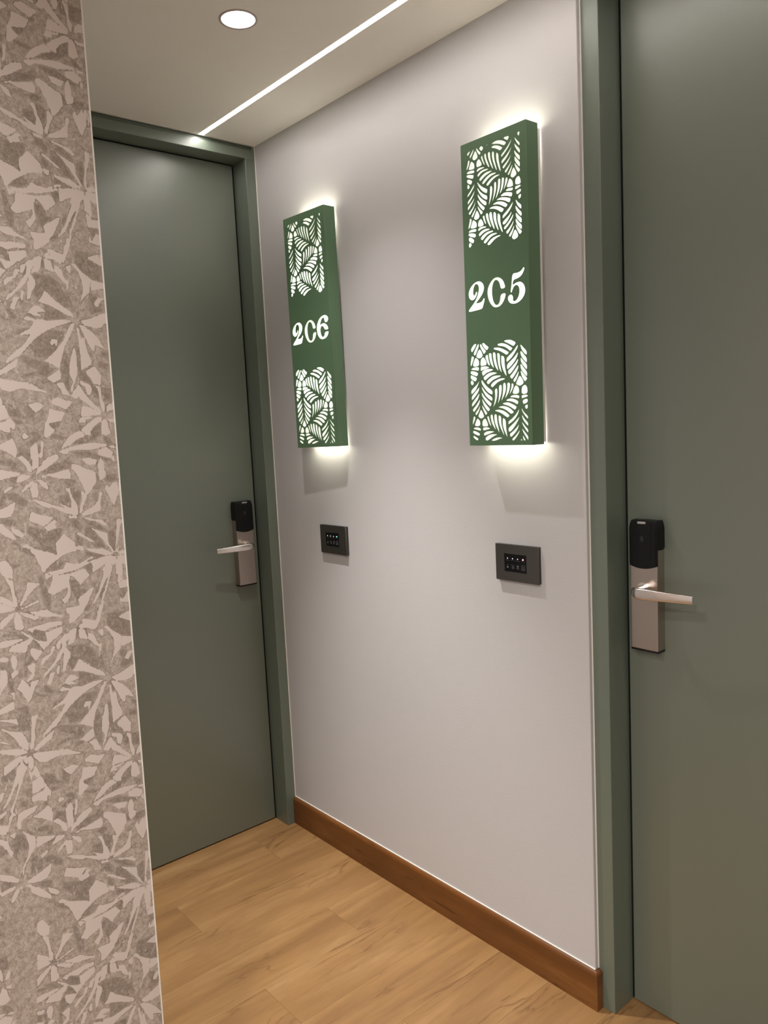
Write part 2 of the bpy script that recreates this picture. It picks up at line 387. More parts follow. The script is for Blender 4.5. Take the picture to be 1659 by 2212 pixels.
HOLES = '102,2086 215,2197 297,2186 160,2028 135,2026;320,2181 352,2185 341,2110 246,1954 216,1948 178,1991;364,2099 463,1942 426,1894 354,1870 291,1898 256,1927;377,2124 385,2179 408,2177 474,2079 547,2016 546,1999 492,1957 475,1967;432,2187 502,2188 546,2141 625,2094 624,2072 582,2030 565,2027 486,2091;126,1939 155,1936 210,1909 117,1738 102,1721 81,1758;228,1899 278,1886 330,1842 345,1788 336,1710 127,1710;89,1652 138,1687 246,1696 335,1688 329,1623 302,1617 161,1646;82,1626 207,1611 300,1569 305,1546 274,1501 250,1502 79,1560;78,1538 119,1530 261,1471 265,1444 234,1398 209,1391 74,1454;91,1421 138,1413 173,1371 165,1336 116,1313 81,1342 71,1387;382,1820 419,1877 490,1896 587,1719 424,1713 379,1708;513,1898 561,1928 601,1933 614,1824 653,1705 644,1693 588,1732;619,1949 654,1958 705,1949 707,1842 765,1644 750,1636 657,1743;728,1955 768,1964 819,1951 819,1814 886,1578 872,1566 770,1699;852,1939 891,1939 941,1909 929,1728 977,1528 966,1520 881,1655;967,1877 1001,1874 1061,1843 1060,1674 1110,1450 1097,1438 1001,1577 962,1725;382,1689 412,1695 551,1692 648,1656 549,1640 396,1605 376,1615;407,1569 431,1598 549,1636 698,1623 749,1600 639,1572 546,1554 456,1495 433,1502;449,1457 473,1477 592,1541 707,1554 854,1534 820,1515 682,1491 588,1446 505,1392 487,1397;527,1359 610,1419 739,1478 959,1470 930,1446 770,1407 689,1370 600,1308 577,1310;639,1282 745,1357 872,1399 973,1411 1071,1398 1039,1379 904,1354 812,1309 712,1234 695,1235;1033,2174 1133,2184 1247,2175 1369,2112 1363,2088 1324,2047 1297,2045 1195,2102;870,2115 909,2132 1021,2129 1130,2096 1279,2006 1273,1990 1234,1956 1207,1959 1116,2031 1019,2070 897,2091;754,2044 794,2059 895,2052 1017,2016 1179,1932 1173,1916 1133,1882 1106,1885 1014,1940 904,1993 793,2021;1415,2054 1431,2048 1408,1984 1273,1823 1140,1739 1112,1733 1109,1805 1165,1850 1299,1937;1416,1909 1428,1891 1380,1780 1257,1657 1146,1586 1118,1589 1116,1678 1194,1730 1327,1818;1417,1780 1427,1750 1387,1662 1264,1530 1186,1474 1159,1484 1131,1550 1223,1601 1345,1699;1424,1651 1434,1625 1383,1513 1259,1375 1227,1382 1185,1436 1240,1473 1363,1589;1426,1530 1438,1516 1412,1427 1333,1307 1301,1309 1271,1349 1347,1423;1458,1452 1568,1290 1524,1243 1449,1219 1374,1245 1343,1277 1400,1369;1484,2043 1505,2053 1567,1989 1654,1910 1652,1837 1626,1835 1533,1922;1486,1919 1517,1920 1574,1852 1655,1767 1651,1681 1627,1679 1519,1792 1484,1869;1487,1795 1508,1784 1570,1713 1654,1639 1651,1545 1628,1542 1526,1650 1485,1720;1478,1667 1499,1665 1566,1581 1653,1491 1647,1405 1629,1402 1521,1510 1476,1588;1475,1530 1490,1533 1552,1466 1653,1363 1644,1343 1595,1301 1579,1302 1497,1412;326,1396 330,1377 283,1297 225,1203 95,1115 78,1141 81,1208 180,1273 267,1333;329,1272 328,1250 308,1180 245,1105 108,988 86,998 87,1078 212,1177 286,1235;330,1152 321,1082 263,979 107,844 83,855 87,926 218,1035;343,1024 334,949 295,871 163,734 139,735 93,787 223,883;331,883 339,860 314,772 232,664 202,663 170,707 267,783;357,802 457,633 414,599 348,580 284,613 261,645 312,728;388,1404 418,1410 468,1341 580,1238 704,1169 707,1095 678,1083 576,1129 463,1241 391,1342;382,1268 406,1271 495,1160 597,1084 699,1026 696,956 667,951 525,1035 425,1164;377,1141 395,1149 468,1056 569,972 671,901 664,870 634,833 611,838 498,932 397,1060;384,1013 401,1016 485,906 620,785 608,759 572,730 549,735 425,865;378,871 396,875 457,801 539,701 529,679 499,654 475,659 404,786;128,637 147,644 206,616 102,440 90,458 100,548;229,597 282,578 330,522 326,420 146,425 170,492;98,368 154,398 239,400 339,375 337,321 308,324 200,347;97,327 175,321 311,263 303,228 279,206 94,268;101,232 262,156 251,125 220,105 98,173;375,516 412,564 490,592 571,417 477,411 377,412;514,613 545,634 579,628 599,548 647,415 635,404 573,470;617,649 650,665 696,655 698,562 771,341 759,328 665,449 623,565;725,653 766,669 811,654 812,523 876,259 865,252 757,429 724,544;844,640 878,639 934,606 923,450 1012,199 998,191 881,381 840,522;961,579 995,578 1055,532 1055,376 1093,163 1082,159 991,309 951,449;384,378 429,394 535,396 629,360 521,343 420,323 397,328;406,266 496,304 590,314 746,297 659,273 541,240 440,211 422,216;453,166 540,222 658,246 828,236 749,214 643,167 547,111 488,103 460,126;608,99 700,148 828,177 975,156 861,137 756,99;756,1187 843,1220 843,1078 798,925 725,815 708,818 766,996 765,1117;878,1261 963,1285 965,1174 944,1055 841,862 827,861 869,1007 880,1162;998,1308 1076,1312 1082,1166 1040,1066 945,927 928,926 978,1070 994,1198;1109,1309 1197,1303 1188,1193 1146,1094 1048,976 1031,977 1085,1098 1111,1215;1229,1297 1299,1262 1264,1172 1178,1058 1156,1055 1203,1159 1224,1225;1326,1243 1385,1227 1432,1178 1433,1060 1244,1063 1262,1138;1176,1011 1249,1045 1433,1035 1433,971 1398,969 1291,992 1203,999;1058,941 1136,975 1246,978 1408,918 1400,859 1362,844 1244,910 1091,931;955,878 1034,899 1145,902 1356,811 1349,768 1310,736 1283,742 1153,820 999,862;848,811 931,831 1043,826 1163,786 1281,699 1264,674 1209,655 1181,661 1073,738 952,787 873,799;734,740 815,759 905,756 1028,723 1164,631 1146,602 1107,584 1079,587 969,657 869,704 768,730;1487,1140 1502,1198 1567,1235 1609,1228 1650,1180 1654,1047 1487,1048;1488,1027 1550,1032 1654,1030 1653,992 1570,976 1500,959 1485,981;1504,913 1548,940 1654,955 1652,871 1545,843 1524,849;1560,805 1598,824 1651,838 1649,754 1611,739 1585,749;1414,757 1426,748 1388,639 1287,524 1130,439 1110,440 1112,500 1211,552 1334,650;1420,596 1430,587 1373,487 1260,353 1169,282 1125,284 1106,323 1114,366 1229,440 1364,547;1415,455 1391,367 1312,266 1199,174 1166,174 1132,236 1224,285 1337,368;1428,340 1415,272 1353,188 1263,99 1229,94 1195,131 1287,189 1389,290;1460,143 1491,95 1429,96;1478,762 1494,757 1551,675 1653,595 1648,536 1622,546 1528,642 1477,729;1480,631 1496,626 1558,540 1651,460 1649,393 1618,407 1524,498 1484,585;1481,487 1497,478 1564,396 1649,321 1647,249 1614,271 1531,371 1485,440;1479,356 1498,342 1561,269 1646,182 1644,106 1620,110 1538,218 1487,304;1482,219 1510,197 1586,94 1513,95;163,6142 211,6177 274,6180 267,6162 207,6097 184,6104;355,6194 371,6181 352,6130 279,6033 250,6037 238,6069 301,6144;398,6146 426,6138 483,6022 459,5977 384,5957 329,5988 313,6028 368,6110;426,6182 457,6190 494,6131 564,6068 558,6050 529,6030 507,6040 448,6120;523,6171 552,6195 597,6186 634,6152 633,6121 593,6092 560,6105 517,6157;732,6193 756,6177 726,6149 713,6165;191,6008 226,6003 248,5985 234,5920 171,5822 154,5819 140,5847 170,5921;270,5963 310,5952 371,5904 381,5840 375,5786 194,5808 226,5881;131,5759 205,5793 353,5771 370,5759 374,5721 339,5714 179,5735;131,5710 167,5726 327,5686 351,5666 341,5616 317,5602 141,5675;145,5637 243,5608 304,5564 303,5544 273,5503 250,5505 147,5559;152,5525 198,5517 234,5467 212,5436 170,5426 148,5452;427,5901 463,5948 515,5964 604,5814 514,5802 425,5805;544,5986 606,6001 619,5922 672,5804 659,5792 626,5820;640,6015 707,6019 714,5920 794,5732 783,5715 745,5741 673,5875;745,6007 778,6023 822,6009 822,5883 898,5665 885,5657 853,5685 762,5875;859,5991 887,6005 929,5979 925,5855 997,5612 980,5603 939,5662 860,5865;971,5952 998,5949 1045,5905 1046,5783 1099,5566 1084,5555 1045,5603 971,5803;432,5755 501,5781 646,5763 662,5747 578,5737 511,5730 448,5710 429,5723;442,5655 532,5705 645,5719 755,5699 763,5681 643,5672 564,5660 477,5602 455,5616;486,5551 584,5615 709,5651 851,5636 859,5620 717,5589 638,5561 541,5505 518,5511;567,5466 682,5546 816,5591 968,5570 967,5549 836,5535 736,5496 621,5421 588,5429;676,5399 790,5479 923,5524 1063,5508 1062,5493 943,5476 843,5433 747,5362 708,5367;1166,6177 1214,6194 1319,6179 1333,6156 1295,6106 1274,6108;858,6160 948,6185 1044,6177 1149,6143 1253,6079 1247,6062 1209,6030 1183,6037 1042,6108 871,6149;835,6085 891,6112 987,6095 1072,6057 1155,6003 1144,5990 1101,5963 1074,5969 975,6037;1566,6191 1596,6182 1603,6150 1579,6100 1564,6109 1527,6165;1389,6109 1399,6099 1355,6016 1257,5912 1128,5824 1106,5828 1103,5877 1195,5930 1314,6027;1395,5985 1397,5969 1339,5859 1242,5762 1134,5693 1111,5703 1109,5758 1212,5816 1320,5895;1391,5856 1391,5837 1324,5716 1238,5639 1172,5586 1141,5602 1130,5636 1229,5695 1326,5770;1393,5733 1397,5720 1353,5624 1233,5484 1201,5504 1184,5536 1268,5592 1354,5670;1400,5627 1406,5610 1381,5531 1304,5423 1273,5439 1261,5461 1340,5550;1418,5553 1438,5543 1507,5421 1490,5380 1406,5347 1355,5375 1330,5413 1380,5508;1456,6105 1477,6107 1531,6035 1600,5969 1597,5917 1568,5929 1499,6013;1456,5995 1468,5995 1517,5932 1602,5851 1600,5776 1574,5783 1495,5885 1461,5948;1444,5872 1459,5872 1513,5796 1598,5727 1596,5647 1570,5650 1491,5733 1450,5813;1450,5755 1466,5751 1520,5679 1598,5605 1592,5518 1566,5521 1477,5629 1448,5683;1444,5630 1459,5626 1516,5550 1596,5468 1590,5439 1553,5417 1533,5426 1464,5533;1451,5289 1479,5336 1546,5358 1586,5317 1604,5243 1600,5186 1454,5199;1447,5166 1474,5175 1599,5175 1598,5137 1482,5111 1451,5111;1470,5069 1512,5090 1603,5099 1603,5037 1505,5003 1484,5019;1519,4972 1551,4992 1597,5004 1606,4944 1563,4903 1533,4922;359,5498 366,5482 344,5422 265,5343 163,5265 146,5269 148,5314 232,5376 311,5455;365,5385 372,5366 331,5270 234,5170 168,5121 149,5125 147,5174 226,5230 322,5321;365,5262 370,5245 326,5149 241,5061 163,4996 148,5008 151,5074 244,5127 328,5197;384,5160 393,5149 356,5051 222,4900 193,4900 160,4939 250,4993 334,5073;384,5025 392,5010 362,4927 283,4825 260,4832 241,4859 317,4937;398,4944 420,4939 486,4826 465,4773 384,4753 333,4777 311,4810 367,4901;427,5505 450,5510 499,5449 597,5365 717,5299 721,5274 708,5222 681,5227 571,5294 485,5396;434,5400 451,5392 515,5299 624,5213 712,5172 714,5099 686,5091 566,5166 480,5275 433,5368;429,5267 451,5262 510,5187 597,5110 690,5056 682,4993 649,4985 539,5066 454,5184;424,5150 441,5146 505,5066 636,4955 630,4932 600,4898 578,4907 480,5007 427,5101;424,5028 441,5024 500,4945 577,4879 570,4856 530,4828 513,4840 439,4967;195,4815 225,4819 255,4790 244,4730 181,4618 157,4615 150,4650 186,4742;287,4775 309,4765 387,4707 399,4647 388,4596 198,4607 242,4697;146,4551 208,4588 359,4575 381,4560 374,4516 241,4535 159,4539;146,4509 194,4524 343,4481 363,4460 352,4413 323,4406 150,4470;152,4436 213,4432 303,4368 308,4334 277,4299 248,4308 151,4361;155,4318 191,4326 236,4286 223,4251 180,4225 148,4244;426,4674 457,4733 526,4755 595,4630 577,4601 509,4595 429,4601;556,4782 591,4803 618,4788 632,4712 662,4624 645,4615 612,4647;647,4814 682,4831 720,4815 732,4690 796,4531 781,4522 743,4558 660,4722;744,4809 782,4829 825,4815 836,4668 895,4477 878,4466 841,4505 749,4703;858,4800 891,4807 939,4774 934,4646 997,4424 986,4414 939,4476 858,4663;968,4743 998,4754 1051,4709 1041,4583 1109,4361 1098,4349 1046,4422 966,4608;427,4559 462,4580 565,4587 660,4563 659,4547 563,4547 506,4538 448,4513 431,4525;440,4457 528,4505 641,4522 752,4499 752,4483 651,4475 571,4455 478,4404 446,4414;490,4364 592,4426 706,4456 844,4444 849,4422 727,4411 647,4382 548,4307 509,4323;569,4270 668,4345 793,4393 946,4378 951,4361 835,4348 745,4313 629,4225 590,4237;665,4206 766,4276 878,4315 1037,4319 1047,4301 921,4278 831,4231 740,4171 701,4179;784,5331 812,5341 850,5326 860,5248 820,5098 748,4962 735,4973 770,5110 780,5228;894,5379 929,5394 967,5381 962,5247 919,5130 847,5011 833,5019 876,5141 898,5279;1004,5419 1039,5432 1079,5416 1072,5300 1041,5189 938,5042 922,5050 976,5180 1002,5317;1103,5422 1140,5428 1182,5406 1157,5279 1127,5199 1055,5118 1039,5126 1080,5234 1100,5332;1203,5396 1235,5404 1280,5377 1236,5267 1158,5176 1139,5177 1183,5272;1297,5361 1334,5356 1394,5298 1405,5225 1399,5184 1218,5205 1257,5277;1198,5152 1249,5185 1395,5167 1402,5148 1388,5112 1326,5118 1205,5141;1064,5088 1146,5124 1252,5114 1372,5077 1384,5051 1369,5008 1338,4999 1239,5046 1074,5070;948,5028 1036,5055 1164,5037 1321,4980 1336,4957 1308,4904 1282,4903 1173,4967 1056,5007 959,5019;845,4965 947,4992 1055,4979 1161,4939 1249,4879 1243,4856 1205,4826 1179,4836 1063,4906 978,4941 858,4954;746,4904 835,4926 944,4911 1051,4873 1146,4811 1145,4792 1101,4754 1069,4761 974,4830 877,4876 767,4891;1387,4902 1394,4888 1358,4807 1259,4703 1129,4628 1105,4633 1104,4686 1208,4746 1306,4819;1339,4713 1354,4697 1310,4628 1211,4523 1135,4495 1114,4508 1099,4547 1149,4584 1268,4645;1390,4658 1400,4640 1350,4549 1240,4445 1164,4397 1143,4406 1128,4449 1232,4503 1341,4606;1402,4549 1407,4532 1367,4442 1241,4298 1214,4303 1181,4346 1271,4399 1358,4484;1404,4438 1411,4421 1385,4336 1307,4224 1281,4230 1258,4262 1343,4344;1422,4342 1448,4337 1509,4223 1495,4179 1405,4151 1359,4174 1334,4211 1384,4304;1450,4911 1476,4912 1516,4852 1606,4785 1604,4712 1578,4714 1493,4799;1446,4798 1467,4797 1522,4722 1610,4640 1605,4571 1579,4573 1489,4667 1450,4746;1453,4664 1468,4660 1518,4598 1611,4523 1601,4443 1576,4445 1475,4545 1451,4613;1444,4548 1465,4546 1514,4474 1607,4399 1603,4318 1577,4319 1482,4418 1447,4488;1443,4438 1461,4438 1511,4364 1602,4279 1596,4253 1554,4226 1533,4234 1459,4360'
DIGIT_TWO = '350,3288 341,3226 292,3157 237,3126 178,3126 121,3165 94,3229 104,3313 167,3406 276,3474 359,3490 428,3485 495,3447 539,3390 548,3321 522,3249 461,3174 365,3095 286,3034 456,3044 498,3080 528,3122 560,3109 536,3028 491,2924 461,2903 132,2888 83,2901 98,2935 209,3023 295,3105 352,3190 391,3286 401,3352 384,3414 345,3446 298,3445 255,3392 231,3311 233,3242 253,3207 283,3226 314,3277'
DIGIT_ZERO = '1138,3237 1002,3235 985,3327 955,3398 890,3449 828,3418 786,3342 768,3228 777,3094 812,2988 871,2922 939,2945 974,3007 995,3138 1145,3140 1129,3058 1071,2960 981,2890 870,2879 781,2905 694,2997 642,3114 630,3233 656,3329 733,3425 825,3485 914,3491 1001,3464 1076,3403 1116,3322'
DIGIT_FIVE = '1323,3497 1432,3485 1516,3495 1580,3528 1618,3576 1646,3548 1620,3489 1566,3419 1471,3378 1349,3368 1324,3253 1395,3294 1500,3305 1573,3282 1633,3216 1654,3125 1633,3032 1563,2954 1457,2896 1339,2887 1254,2913 1202,2966 1191,3025 1216,3070 1271,3086 1318,3059 1333,3012 1325,2956 1357,2931 1416,2951 1470,3008 1503,3100 1497,3189 1462,3243 1415,3259 1361,3235 1322,3176 1304,3130 1282,3120 1267,3144 1298,3277'
DIGIT_SIX = '1664,3163 1628,3147 1510,3149 1476,3213 1421,3269 1364,3255 1324,3193 1319,3120 1346,3021 1401,2960 1452,2973 1487,3021 1503,3089 1649,3093 1658,3062 1611,2979 1520,2922 1396,2909 1287,2938 1209,3028 1172,3143 1172,3261 1221,3374 1307,3474 1423,3526 1534,3537 1617,3509 1672,3459 1676,3401 1637,3355 1574,3333 1528,3360 1509,3406 1502,3458 1480,3482 1416,3461 1360,3394 1315,3286 1402,3324 1488,3325 1570,3290 1626,3240'
